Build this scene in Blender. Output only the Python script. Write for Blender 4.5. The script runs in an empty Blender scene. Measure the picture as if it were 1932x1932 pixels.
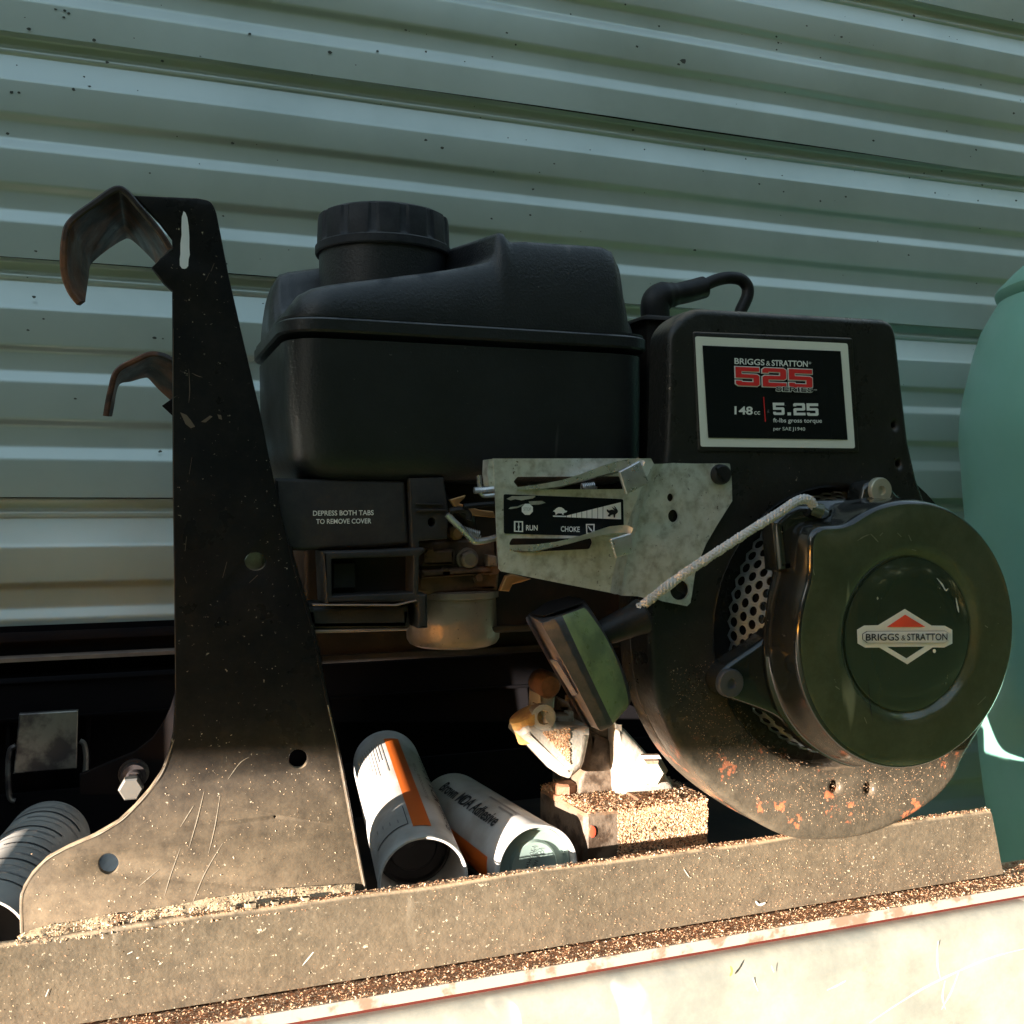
import bpy, bmesh, math, random
from mathutils import Vector, Matrix
from mathutils.geometry import tessellate_polygon
from mathutils import noise as mnoise
random.seed(7)
sc = bpy.context.scene
COL = sc.collection
R = math.radians

# ---------------------------------------------------------------- camera
CZ = 1.2                       # eye height above the lawn
PSI, PIT = R(20.1), R(-0.8)    # camera turned right of the bench normal, a touch down
FW = Vector((math.sin(PSI)*math.cos(PIT), math.cos(PSI)*math.cos(PIT), math.sin(PIT)))
RT = Vector((math.cos(PSI), -math.sin(PSI), 0))
UPV = RT.cross(FW)
CP = Vector((0, 0, CZ))
cam_d = bpy.data.cameras.new('camera'); cam = bpy.data.objects.new('camera', cam_d); COL.objects.link(cam)
cam.matrix_world = Matrix(((RT.x, UPV.x, -FW.x, 0), (RT.y, UPV.y, -FW.y, 0), (RT.z, UPV.z, -FW.z, CZ), (0, 0, 0, 1)))
cam_d.sensor_width = 36; cam_d.sensor_height = 36; cam_d.lens = 36; cam_d.clip_start = 0.02; cam_d.clip_end = 400
sc.camera = cam
sc.render.resolution_x = 1024; sc.render.resolution_y = 1024
# ---------------------------------------------------------------- light
SUN_EL, SUN_AZ = R(3.2), R(66)      # low, from the front left of the bench
TO_SUN = Vector((-math.sin(SUN_AZ)*math.cos(SUN_EL), -math.cos(SUN_AZ)*math.cos(SUN_EL), math.sin(SUN_EL)))
w = bpy.data.worlds.new('World'); sc.world = w; w.use_nodes = True
nt = w.node_tree; bg = nt.nodes['Background']
sky = nt.nodes.new('ShaderNodeTexSky'); sky.sky_type = 'NISHITA'; sky.sun_disc = False
sky.sun_elevation = SUN_EL; sky.sun_rotation = math.atan2(TO_SUN.x, TO_SUN.y)
sky.air_density = 0.9; sky.dust_density = 0.35; sky.ozone_density = 0.6
nt.links.new(sky.outputs[0], bg.inputs[0]); bg.inputs[1].default_value = 0.15
sd = bpy.data.lights.new('sun', 'SUN'); sd.energy = 4.3; sd.angle = R(0.53); sd.color = (1.0, 0.91, 0.80)
sun = bpy.data.objects.new('sun', sd); COL.objects.link(sun)
sun.rotation_euler = TO_SUN.to_track_quat('Z', 'Y').to_euler(); sun.location = CP + TO_SUN*5
sc.view_settings.view_transform = 'Standard'; sc.view_settings.look = 'None'
sc.view_settings.exposure = 2.8; sc.view_settings.gamma = 1.0

# ---------------------------------------------------------------- measuring helpers
W2 = 1932.0
def ray(px, py):
    return FW + RT*((px-966)/W2) + UPV*((966-py)/W2)
def at(px, py, Y, k=0.0, zr=0.0):
    """point of the photograph's ray on the upright plane y = Y + k (z - zr) (z relative to the eye)"""
    d = ray(px, py)
    t = (Y - k*zr) / (d.y - k*d.z)
    p = d*t
    return Vector((p.x, p.y, p.z + CZ))
def atz(px, py, Z):
    d = ray(px, py); t = Z/d.z; p = d*t
    return Vector((p.x, p.y, p.z+CZ))
def crop(x0, y0, s):
    return lambda pts: [((x0 + x/s)/1.56522, (y0 + y/s)/1.56522) for x, y in pts]
cA = crop(0, 450, 1.932); cB = crop(700, 500, 1.486); cC = crop(1800, 700, 1.5784); cD4 = crop(750, 1300, 2.1467)
cD5 = crop(1400, 1300, 2.1467); cD6 = crop(1850, 1400, 1.6457); cG = crop(0, 1900, 1.719); cK2 = crop(950, 2000, 2.1467)
cK3 = crop(1450, 1950, 2.415); cK4 = crop(1500, 2300, 1.2677); cE = crop(0, 1750, 2.76); cR = crop(2400, 700, 1.932)
cT = crop(1020, 2120, 3.865); cK5 = crop(1450, 2050, 3.864); cS = crop(1450, 1430, 4.293); cLG = crop(2450, 1780, 4.83)
def cat(pts, n=6, closed=True):
    out = []; m = len(pts)
    rng = range(m) if closed else range(m-1)
    for i in rng:
        p0 = pts[(i-1) % m] if closed or i > 0 else pts[0]
        p1 = pts[i]; p2 = pts[(i+1) % m]
        p3 = pts[(i+2) % m] if closed or i+2 < m else pts[-1]
        for j in range(n):
            t = j/n
            out.append(tuple(0.5*((2*b)+(-a+c)*t+(2*a-5*b+4*c-d)*t*t+(-a+3*b-3*c+d)*t**3) for a, b, c, d in zip(p0, p1, p2, p3)))
    if not closed: out.append(tuple(pts[-1]))
    return out
def rnd(pts, r, n=4):
    """round the corners of a closed polygon"""
    out = []; m = len(pts)
    for i in range(m):
        p = Vector(pts[i]); a = Vector(pts[i-1]); b = Vector(pts[(i+1) % m])
        rr = r[i] if isinstance(r, (list, tuple)) else r
        if rr <= 0: out.append(tuple(p)); continue
        la, lb = (a-p).length, (b-p).length
        d = min(rr, la*.48, lb*.48)
        s = p+(a-p).normalized()*d; e = p+(b-p).normalized()*d
        for j in range(n+1):
            t = j/n
            out.append(tuple(s*(1-t)**2 + p*2*t*(1-t) + e*t*t))
    return out
def circ(cx, cy, rx, ry=None, n=24, ph=0):
    ry = ry or rx
    return [(cx+rx*math.cos(ph+2*math.pi*i/n), cy+ry*math.sin(ph+2*math.pi*i/n)) for i in range(n)]

# ---------------------------------------------------------------- objects
ORG = {}
def thing(name, label, cat_, loc, group=None):
    o = bpy.data.objects.new(name, None); COL.objects.link(o); o.empty_display_size = 0.05
    o.location = loc; ORG[o.name] = Vector(loc); o['label'] = label; o['category'] = cat_
    if group: o['group'] = group
    return o
def tag(o, label, cat_=None, group=None, kind=None):
    if label: o['label'] = label
    if cat_: o['category'] = cat_
    if group: o['group'] = group
    if kind: o['kind'] = kind
    return o
def mk(name, verts, faces, mat, parent=None, smooth=35, label=None, mids=None, fix=True):
    me = bpy.data.meshes.new(name)
    c = Vector((0, 0, 0))
    xs = [v[0] for v in verts]; ys = [v[1] for v in verts]; zs = [v[2] for v in verts]
    c = Vector(((min(xs)+max(xs))/2, (min(ys)+max(ys))/2, (min(zs)+max(zs))/2))
    me.from_pydata([(v[0]-c.x, v[1]-c.y, v[2]-c.z) for v in verts], [], faces)
    mats = mat if isinstance(mat, (list, tuple)) else [mat]
    for m in mats: me.materials.append(m)
    if mids: 
        for p, mi in zip(me.polygons, mids): p.material_index = mi
    if fix:
        bm = bmesh.new(); bm.from_mesh(me); bmesh.ops.recalc_face_normals(bm, faces=bm.faces)
        if smooth:
            for f in bm.faces: f.smooth = True
            lim = R(smooth)
            for e in bm.edges:
                if len(e.link_faces) == 2 and e.calc_face_angle(0) > lim: e.smooth = False
        bm.to_mesh(me); bm.free()
    o = bpy.data.objects.new(name, me); COL.objects.link(o)
    ORG[o.name] = c
    if parent: o.parent = parent; o.location = c - ORG[parent.name]
    else: o.location = c
    if label: o['label'] = label
    return o
class MB:
    def __init__(s): s.v = []; s.f = []; s.m = []
    def add(s, v, f, mi=0):
        b = len(s.v); s.v += [tuple(p) for p in v]; s.f += [tuple(i+b for i in q) for q in f]; s.m += [mi]*len(f)
    def build(s, name, mat, parent=None, **k):
        return mk(name, s.v, s.f, mat, parent, mids=s.m if any(s.m) else None, **k)
def loft(loops, cap0=True, cap1=True, closed=True):
    n = len(loops[0]); v = [tuple(p) for l in loops for p in l]; f = []
    for i in range(len(loops)-1):
        for j in range(n if closed else n-1):
            k = (j+1) % n
            f.append((i*n+j, i*n+k, (i+1)*n+k, (i+1)*n+j))
    if closed:
        if cap0: f.append(tuple(range(n-1, -1, -1)))
        if cap1: f.append(tuple((len(loops)-1)*n+j for j in range(n)))
    return v, f
def box(x0, x1, y0, y1, z0, z1):
    v = [(x0,y0,z0),(x1,y0,z0),(x1,y1,z0),(x0,y1,z0),(x0,y0,z1),(x1,y0,z1),(x1,y1,z1),(x0,y1,z1)]
    return v, [(0,3,2,1),(4,5,6,7),(0,1,5,4),(1,2,6,5),(2,3,7,6),(3,0,4,7)]
def rbox(x0, x1, y0, y1, z0, z1, r, n=3):
    """box with rounded upright edges and small top/bottom fillets"""
    loops = []
    def rr(i):
        return rnd([(x0+i, y0+i), (x1-i, y0+i), (x1-i, y1-i), (x0+i, y1-i)], max(r-i, r*.4), n)
    q = min(r*.6, (z1-z0)*.3)
    for t in range(n+1):
        a = math.pi/2*t/n; loops.append([(x, y, z0+q*(1-math.sin(a))) for x, y in rr(q*(1-math.cos(a)))][::1])
    for t in range(n, -1, -1):
        a = math.pi/2*t/n; loops.append([(x, y, z1-q*(1-math.sin(a))) for x, y in rr(q*(1-math.cos(a)))])
    return loft(loops)
def frame_of(a, b, upv=Vector((0, 0, 1))):
    d = (b-a).normalized()
    if abs(d.dot(upv)) > .95: upv = Vector((1, 0, 0))
    x = d.cross(upv).normalized(); y = x.cross(d).normalized()
    return d, x, y
def lathe(a, b, prof, n=32, upv=Vector((0, 0, 1)), cap0=True, cap1=True, wob=None):
    """prof: list of (t along a-b in metres, radius)"""
    d, x, y = frame_of(a, b, upv); loops = []
    for t, r in prof:
        loops.append([a + d*t + (x*math.cos(2*math.pi*i/n) + y*math.sin(2*math.pi*i/n))*(r*(wob(i/n, t) if wob else 1)) for i in range(n)])
    return loft(loops, cap0, cap1)
def sweep(pts, r, n=10, cap=True, flat=None):
    pts = [Vector(p) for p in pts]; loops = []
    up_ = None
    for i, p in enumerate(pts):
        d = (pts[min(i+1, len(pts)-1)] - pts[max(i-1, 0)]).normalized()
        if up_ is None:
            up_ = Vector((0, 1, 0)) if abs(d.y) < .9 else Vector((0, 0, 1))
        x = d.cross(up_).normalized(); up_ = x.cross(d).normalized()
        rr = r[i] if isinstance(r, (list, tuple)) else r
        a, b = (rr, rr) if flat is None else (rr, rr*flat)
        loops.append([p + x*math.cos(2*math.pi*j/n)*a + up_*math.sin(2*math.pi*j/n)*b for j in range(n)])
    return loft(loops, cap, cap)
def offs(poly, d):
    """offset closed polygon in xz inward by d (ccw positive area)"""
    n = len(poly); out = []
    for i in range(n):
        p = Vector(poly[i]); a = Vector(poly[i-1]); b = Vector(poly[(i+1) % n])
        e1 = p-a; e2 = b-p
        if e1.length < 1e-9: e1 = e2
        if e2.length < 1e-9: e2 = e1
        n1 = Vector((-e1.y, e1.x)).normalized(); n2 = Vector((-e2.y, e2.x)).normalized()
        m = n1+n2
        if m.length < 1e-6: m = n1
        m.normalize(); c = max(m.dot(n1), .45)
        out.append(tuple(p + m*(d/c)))
    return out
def area(p):
    return sum(p[i-1][0]*p[i][1]-p[i][0]*p[i-1][1] for i in range(len(p)))/2
def dedupe(p, e=1e-5):
    out = []
    for q in p:
        if not out or (Vector(q)-Vector(out[-1])).length > e: out.append(q)
    if (Vector(out[0])-Vector(out[-1])).length < e: out.pop()
    return out
def plate(outline, Y, depth, holes=(), r=0.0, hr=None, seg=3, k=0.0, zr=0.0, back=True, px=True, push=0.0):
    """plate facing -y: outline and holes in photo pixels, on plane y=Y+k(z-zr); fillet r on the front rim"""
    def cv(pts):
        if px: q = [at(x, y, Y, k, zr) for x, y in pts]; q = [(v.x, v.z) for v in q]
        else: q = list(pts)
        q = dedupe(q)
        return q if area(q) > 0 else q[::-1]
    O = cv(outline); H = [cv(h) for h in holes]
    hr = r*.5 if hr is None else hr
    mb = MB()
    def yy(z): return Y + push + k*(z-CZ-zr)
    def rim(poly, rad, sgn):
        s = seg if rad > 0 else 0
        rings = []
        for i in range(s+1):
            a = math.pi/2*i/max(s, 1)
            if s == 0: rings.append([(x, yy(z), z) for x, z in poly]); break
            o_ = offs(poly, sgn*rad*(1-math.sin(a))) ; dy = rad*(1-math.cos(a))
            rings.append([(x, yy(z)+dy, z) for x, z in o_])
        rings.append([(x, yy(z)+depth, z) for x, z in poly])
        return rings
    rO = rim(O, r, 1); rH = [rim(h, hr, -1) for h in H]
    for rg in [rO]+rH:
        v, f = loft(rg, False, False); mb.add(v, f)
    loops = [[Vector((p[0], p[2], 0)) for p in rg[0]] for rg in [rO]+rH]
    tris = tessellate_polygon(loops)
    fl = [p for rg in [rO]+rH for p in rg[0]]
    mb.add(fl, [tuple(t) for t in tris])
    if back:
        bl = [p for rg in [rO]+rH for p in rg[-1]]
        mb.add(bl, [tuple(t)[::-1] for t in tris])
    bm_fix(mb)
    return mb
def bm_fix(mb):
    # weld coincident vertices
    key = {}; remap = []; nv = []
    for p in mb.v:
        q = (round(p[0], 6), round(p[1], 6), round(p[2], 6))
        if q not in key: key[q] = len(nv); nv.append(p)
        remap.append(key[q])
    nf = []; nm = []; seen = set()
    for f, m in zip(mb.f, mb.m):
        g = []
        for i in f:
            j = remap[i]
            if j not in g: g.append(j)
        if len(g) >= 3 and tuple(sorted(g)) not in seen: seen.add(tuple(sorted(g))); nf.append(tuple(g)); nm.append(m)
    mb.v, mb.f, mb.m = nv, nf, nm
def decal(polys, Y, mat, name, parent, k=0.0, zr=0.0, lift=0.0004, thick=0.0003, holes=None, label=None):
    """thin printed / stuck-on flat pieces"""
    mb = MB()
    for i, p in enumerate(polys):
        q = plate(p, Y, thick, holes=(holes or {}).get(i, ()), k=k, zr=zr, push=-lift, back=False)
        mb.add(q.v, q.f)
    return mb.build(name, mat, parent, smooth=0, label=label)
def textmesh(body, bold=0.0, spacing=1.0):
    cu = bpy.data.curves.new('t', 'FONT'); cu.body = body; cu.size = 1; cu.offset = bold; cu.resolution_u = 4; cu.space_character = spacing
    ob = bpy.data.objects.new('t', cu)
    me = bpy.data.meshes.new_from_object(ob)
    v = [tuple(p.co) for p in me.vertices]; f = [tuple(p.vertices) for p in me.polygons]
    bpy.data.objects.remove(ob); bpy.data.curves.remove(cu); bpy.data.meshes.remove(me)
    x0 = min(p[0] for p in v); x1 = max(p[0] for p in v); 
    v = [((p[0]-x0)/(x1-x0), p[1]/.729) for p in v]        # cap height -> 1
    return v, f
def textpx(body, p0, p1, h, Y, mat, name, parent, k=0.0, zr=0.0, lift=0.0008, bold=0.0, lean=0.0, spacing=1.0, descend=True, norm=False):
    v, f = textmesh(body, bold, spacing)
    if norm:
        hi = max(q[1] for q in v); lo = min(q[1] for q in v); v = [(a, (b-lo)/(hi-lo)) for a, b in v]
    out = []
    for a, b in v:
        x = p0[0] + (p1[0]-p0[0])*a - lean*b; y = p0[1] + (p1[1]-p0[1])*a - h*b
        q = at(x, y, Y, k, zr); out.append((q.x, q.y-lift, q.z))
    return mk(name, out, f, mat, parent, smooth=0)

# ---------------------------------------------------------------- materials
def M(name, col, rough=.5, metal=0.0, col2=None, nscale=12, ncon=(.4, .65), speck=None, dust=None, up=None, bump=(0, 50), scratch=None, rvar=0.0, coat=0.0, spec=.5, stretch=None, low=None, rust=None):
    m = bpy.data.materials.new(name); m.use_nodes = True; t = m.node_tree; N = t.nodes; L = t.links
    b = N['Principled BSDF']; b.inputs['Roughness'].default_value = rough; b.inputs['Metallic'].default_value = metal
    b.inputs['Coat Weight'].default_value = coat; b.inputs['Coat Roughness'].default_value = .15
    b.inputs['Specular IOR Level'].default_value = spec
    g = N.new('ShaderNodeNewGeometry')
    pos = g.outputs['Position']
    if stretch:
        mp = N.new('ShaderNodeMapping'); mp.inputs['Scale'].default_value = stretch; L.new(pos, mp.inputs[0]); spos = mp.outputs[0]
    else: spos = pos
    def noise(sc_, det=5, p=None, ro=.6):
        n = N.new('ShaderNodeTexNoise'); n.inputs['Scale'].default_value = sc_; n.inputs['Detail'].default_value = det; n.inputs['Roughness'].default_value = ro
        L.new(p or pos, n.inputs['Vector']); return n.outputs['Fac']
    def ramp(fac, lo, hi):
        r = N.new('ShaderNodeMapRange'); r.interpolation_type = 'SMOOTHSTEP'
        r.inputs['From Min'].default_value = lo; r.inputs['From Max'].default_value = hi
        L.new(fac, r.inputs['Value']); return r.outputs[0]
    def mix(fac, a, bcol):
        x = N.new('ShaderNodeMix'); x.data_type = 'RGBA'
        if isinstance(fac, float): x.inputs[0].default_value = fac
        else: L.new(fac, x.inputs[0])
        if isinstance(a, tuple): x.inputs[6].default_value = (*a, 1)
        else: L.new(a, x.inputs[6])
        x.inputs[7].default_value = (*bcol, 1)
        return x.outputs[2]
    def mul(a, c):
        x = N.new('ShaderNodeMath'); x.operation = 'MULTIPLY'; L.new(a, x.inputs[0])
        if isinstance(c, float): x.inputs[1].default_value = c
        else: L.new(c, x.inputs[1])
        return x.outputs[0]
    c = col; rfac = None
    if col2: c = mix(ramp(noise(nscale, 6, spos), *ncon), c, col2)
    if speck:      # (colour, scale, size 0..1, clumping)
        sc_col, ssc, siz, amt = speck
        th = .74 - .16*amt - .1*siz
        fac = mul(ramp(noise(ssc*1.1, 3, None, .7), th, th+.035), ramp(noise(16, 4, None, .7), .38, .62))
        c = mix(fac, c, sc_col); rfac = fac
    if scratch:    # (colour, scale, amount)
        s_col, ssc, amt = scratch
        mp = N.new('ShaderNodeMapping'); mp.inputs['Scale'].default_value = (1, 1, .12); mp.inputs['Rotation'].default_value = (0, .5, 0); L.new(pos, mp.inputs[0])
        f1 = ramp(noise(ssc, 2, mp.outputs[0], .4), 1-amt, 1-amt+.03)
        c = mix(mul(f1, ramp(noise(14, 2), .45, .6)), c, s_col)
    if dust:       # (colour, amount, scale)
        d_col, amt, dsc = dust
        c = mix(mul(ramp(noise(dsc, 8, None, .75), .3, .75), amt), c, d_col)
    if low:        # sawdust film with sunlit tan painted in, stronger towards the bench: (colour, amount, z high, z low)
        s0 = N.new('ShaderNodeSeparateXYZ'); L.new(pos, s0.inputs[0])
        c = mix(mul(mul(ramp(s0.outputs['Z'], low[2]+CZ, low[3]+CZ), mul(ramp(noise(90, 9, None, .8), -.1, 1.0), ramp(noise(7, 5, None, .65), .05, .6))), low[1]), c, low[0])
    if rust:       # scraped orange patches low on the casting
        s1 = N.new('ShaderNodeSeparateXYZ'); L.new(pos, s1.inputs[0])
        c = mix(mul(ramp(s1.outputs['Z'], rust[1]+CZ, rust[2]+CZ), ramp(noise(46, 7, None, .68), .575, .61)), c, rust[0])
    if up:         # dust lying on upward faces (colour, amount)
        s = N.new('ShaderNodeSeparateXYZ'); L.new(g.outputs['Normal'], s.inputs[0])
        u_ = ramp(s.outputs['Z'], .25, .9)
        c = mix(mul(mul(u_, ramp(noise(60, 6), .3, .55)), up[1]), c, up[0])
    if isinstance(c, tuple): b.inputs['Base Color'].default_value = (*c, 1)
    else: L.new(c, b.inputs['Base Color'])
    if rvar:
        r = N.new('ShaderNodeMapRange'); r.inputs['From Min'].default_value = .3; r.inputs['From Max'].default_value = .7
        r.inputs['To Min'].default_value = max(rough-rvar, .03); r.inputs['To Max'].default_value = min(rough+rvar, 1)
        L.new(noise(nscale*2.3, 6, spos), r.inputs['Value']); L.new(r.outputs[0], b.inputs['Roughness'])
    if bump[0]:
        bp = N.new('ShaderNodeBump'); bp.inputs['Strength'].default_value = bump[0]; bp.inputs['Distance'].default_value = .001
        L.new(noise(bump[1], 4), bp.inputs['Height']); L.new(bp.outputs[0], b.inputs['Normal'])
    return m
DUST_SUNLIT = (.37, .28, .185)
m_siding = M('painted_siding', (.55, .63, .60), .34, .42, col2=(.45, .53, .50), nscale=3, dust=((.50, .54, .50), .12, 2.0), rvar=.04, bump=(.03, 7), coat=.12)
m_plate = M('black_enamel', (.009, .009, .011), .34, 0, speck=((.6, .5, .37), 260, .3, .34), dust=(DUST_SUNLIT, .03, 45), low=(DUST_SUNLIT, .72, -.10, -.25), scratch=((.16, .13, .11), 60, .34), rvar=.12, bump=(.2, 260), up=(DUST_SUNLIT, .7), spec=.18)  # low band: sawdust plus sunlit brightness mixed into the colour
m_rail = M('dusty_enamel', (.028, .025, .020), .40, 0, col2=(.012, .012, .011), nscale=8, ncon=(.45, .62), speck=((.8, .68, .50), 330, .34, .42), dust=(DUST_SUNLIT, .20, 150), low=(DUST_SUNLIT, .46, -.16, -.27), scratch=((.3, .26, .2), 50, .33), rvar=.12, bump=(.4, 300), up=((.45, .34, .22), .9))
m_weld = M('dusty_weld', (.10, .08, .055), .5, 0, col2=(.38, .29, .19), nscale=150, ncon=(.36, .62), bump=(1.0, 160), up=((.42, .32, .2), .8))
m_rust = M('rusty_steel', (.030, .020, .018), .42, .15, col2=(.20, .075, .032), nscale=26, ncon=(.42, .60), speck=((.45, .2, .11), 160, .3, .2), rvar=.15, bump=(.4, 120))
m_tank = M('black_tank_plastic', (.009, .010, .012), .36, 0, speck=((.2, .18, .17), 300, .1, .08), dust=((.05, .05, .055), .2, 30), scratch=((.10, .09, .09), 40, .30), bump=(.35, 600), rvar=.05, up=((.14, .14, .14), .7), spec=.5)
m_cap = M('black_cap_plastic', (.012, .013, .018), .5, 0, dust=((.07, .07, .08), .35, 60), bump=(.2, 500), up=((.12, .12, .12), .6), spec=.28)
m_plastic = M('grey_black_plastic', (.022, .021, .023), .5, 0, dust=((.10, .08, .06), .35, 30), bump=(.3, 500), spec=.28)
m_hous = M('housing_enamel', (.014, .014, .013), .33, 0, spec=.4, rust=((.50, .15, .07), -.14, -.21), low=(DUST_SUNLIT, .36, -.08, -.22), speck=((.4, .30, .22), 300, .20, .15), dust=((.10, .085, .07), .10, 90), bump=(.5, 260), rvar=.15, up=((.3, .22, .15), .6))
m_hrust = M('housing_enamel_low', (.020, .020, .016), .34, 0, col2=(.52, .16, .08), nscale=34, ncon=(.63, .67), speck=((.75, .55, .38), 330, .36, .4), dust=(DUST_SUNLIT, .5, 40), bump=(.5, 260), rvar=.12, up=((.45, .33, .22), .9))
m_recoil = M('recoil_reflection_olive', (.048, .060, .031), .15, 0, speck=((.35, .36, .26), 130, .10, .10), dust=((.15, .16, .10), .32, 26), scratch=((.2, .22, .14), 50, .31), bump=(.25, 90), rvar=.09, coat=.5)  # olive base paints the lawn's green reflection onto black gloss
m_sticker = M('clear_badge', (.030, .042, .026), .07, 0, coat=1.0, bump=(.1, 30), speck=((.5, .5, .42), 90, .1, .06))
m_ring = M('worn_groove', (.05, .055, .03), .22, 0, coat=.5, bump=(.1, 150))
m_zinc = M('zinc_plate', (.78, .78, .74), .38, .5, col2=(.38, .36, .30), nscale=120, ncon=(.42, .74), speck=((.10, .08, .05), 260, .3, .3), dust=((.45, .42, .30), .5, 70), rvar=.12, bump=(.35, 150))
m_steel = M('bright_steel', (.68, .67, .66), .3, .8, col2=(.52, .50, .50), nscale=60, rvar=.08, bump=(.05, 100))
m_screen = M('screen_steel', (.62, .66, .68), .32, .7, bump=(.1, 200))
m_alu = M('cast_aluminium', (.50, .44, .37), .55, .2, col2=(.13, .075, .04), nscale=50, ncon=(.60, .76), speck=((.12, .07, .04), 220, .3, .25), bump=(.7, 230), up=((.34, .20, .11), .95))
m_alud = M('grimy_shaded_casting', (.17, .125, .09), .6, .1, col2=(.05, .03, .018), nscale=60, ncon=(.42, .62), bump=(.8, 230), up=((.30, .17, .09), .95))  # dark copy of the casting: grime with shade painted in
m_carb = M('carb_casting', (.24, .11, .06), .5, .2, col2=(.08, .045, .03), nscale=40, bump=(.6, 150))
m_bowl = M('carb_bowl_steel', (.38, .27, .21), .45, .35, col2=(.28, .2, .17), nscale=45, speck=((.07, .04, .03), 330, .25, .3), bump=(.4, 200))
m_gold = M('yellow_zinc', (.62, .33, .14), .3, .7, bump=(.2, 100))
m_dark = M('dark_engine', (.012, .010, .009), .6, 0, col2=(.045, .028, .018), nscale=10, bump=(.3, 80), spec=.28)
m_hood = M('dark_hood_paint', (.010, .009, .010), .85, 0, col2=(.022, .015, .011), nscale=9, ncon=(.5, .8), bump=(.2, 60), rvar=.1, spec=.02)
m_black = M('black_print', (.012, .012, .013), .35, spec=.28)
m_label = M('label_film', (.006, .008, .010), .25, spec=.25, speck=((.2, .2, .2), 200, .12, .05))
m_white = M('white_print', (.80, .79, .76), .4, col2=(.7, .68, .6), nscale=60, ncon=(.6, .75))
m_border = M('label_border', (.80, .79, .70), .35, col2=(.50, .42, .28), nscale=70, ncon=(.66, .75))
m_red = M('red_print', (.78, .035, .035), .35)
m_red2 = M('orange_red_print', (.85, .09, .045), .35)
m_rope = M('white_cord', (.74, .70, .68), .8, 0, bump=(.6, 900), dust=((.35, .3, .28), .4, 60))
m_rubber = M('black_rubber', (.010, .010, .011), .45, 0, bump=(.2, 300), dust=((.08, .06, .05), .25, 60), spec=.28)
m_handle = M('handle_rubber', (.026, .026, .027), .42, 0, dust=((.16, .12, .11), .4, 70), bump=(.5, 130), scratch=((.005, .005, .005), 60, .36))
m_hgreen = M('handle_face', (.24, .28, .11), .33, 0, col2=(.15, .18, .075), nscale=60, speck=((.01, .01, .01), 110, .22, .25), bump=(.5, 110), rvar=.1)
m_hpink = M('handle_side_lit', (.34, .25, .24), .5, 0, col2=(.2, .15, .14), nscale=40, bump=(.5, 130))  # pink bounced light put into the handle's side colour
m_teal = M('teal_barrel', (.22, .50, .40), .38, 0, col2=(.27, .55, .46), nscale=4, dust=((.25, .42, .33), .3, 5), rvar=.08, bump=(.1, 20))
m_tube = M('white_cartridge', (.66, .64, .62), .38, 0, col2=(.50, .46, .42), nscale=25, bump=(.08, 60))
m_tubeg = M('grey_cartridge', (.47, .44, .40), .42, 0, col2=(.36, .33, .30), nscale=25, bump=(.08, 60))
m_tubein = M('cartridge_inside', (.045, .038, .036), .5)
m_plunger = M('grey_green_plunger', (.24, .31, .28), .35)
m_orange = M('orange_print', (.80, .16, .02), .4)
m_ink = M('dark_ink', (.035, .035, .04), .5)
m_ink2 = M('faded_ink', (.30, .28, .27), .5)
m_wood = M('sawdust_bed', (.40, .17, .08), .8, 0, col2=(.60, .32, .17), nscale=260, ncon=(.35, .6), bump=(1.0, 500))
m_edge = M('board_edge', (.36, .32, .27), .6, col2=(.24, .16, .11), nscale=60, ncon=(.5, .62))
m_gap = M('red_brown_seam', (.10, .018, .012), .5)
m_chest = M('pale_chest_paint', (.225, .23, .205), .36, 0, col2=(.19, .195, .17), nscale=9, speck=((.5, .34, .14), 50, .16, .25), scratch=((.75, .74, .66), 22, .35), dust=((.62, .56, .44), .5, 12), bump=(.12, 60), rvar=.1, coat=.1)
m_chip = M('sawdust_chip', (.52, .34, .20), .8, 0, col2=(.70, .53, .36), nscale=400)
m_chipd = M('brown_sawdust_chip', (.50, .24, .12), .85, 0, col2=(.72, .42, .24), nscale=400)
m_lawn = M('lawn', (.07, .12, .03), .9, 0, col2=(.11, .15, .045), nscale=1.5, bump=(.3, 30))
m_leaf = M('hedge_leaf', (.035, .075, .018), .6, 0, col2=(.06, .11, .03), nscale=3)
m_blocker = M('blocker_timber', (.10, .08, .07), .7)
m_latch = M('latch_steel', (.36, .33, .29), .35, .7, col2=(.13, .11, .11), nscale=30, ncon=(.42, .58), bump=(.3, 60))

# ---------------------------------------------------------------- setting
v, f = box(-60, 60, -80, 40, -.4, 0); o = mk('lawn', v, f, m_lawn, smooth=0); o['kind'] = 'structure'
# gable board out of view, added to block the sun (its lower edge draws the upper shade line)
XG = -2.2
zedge = -.155 + (.08-XG)/math.sin(SUN_AZ)*math.tan(SUN_EL) + CZ
aw = thing('sun_blocker', 'dark timber gable board on posts out of view, added to cast the upper shade line', 'blocker', (XG, 0, 0))
v, f = box(XG-.03, XG, -2.4, 1.3, zedge, zedge+1.0); mk('blocker_board', v, f, m_blocker, aw, smooth=0)
for y in (-2.35, 1.2):
    v, f = box(XG+.003, XG+.1, y, y+.1, 0, zedge+.9); mk('post', v, f, m_blocker, aw, smooth=0)
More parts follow.
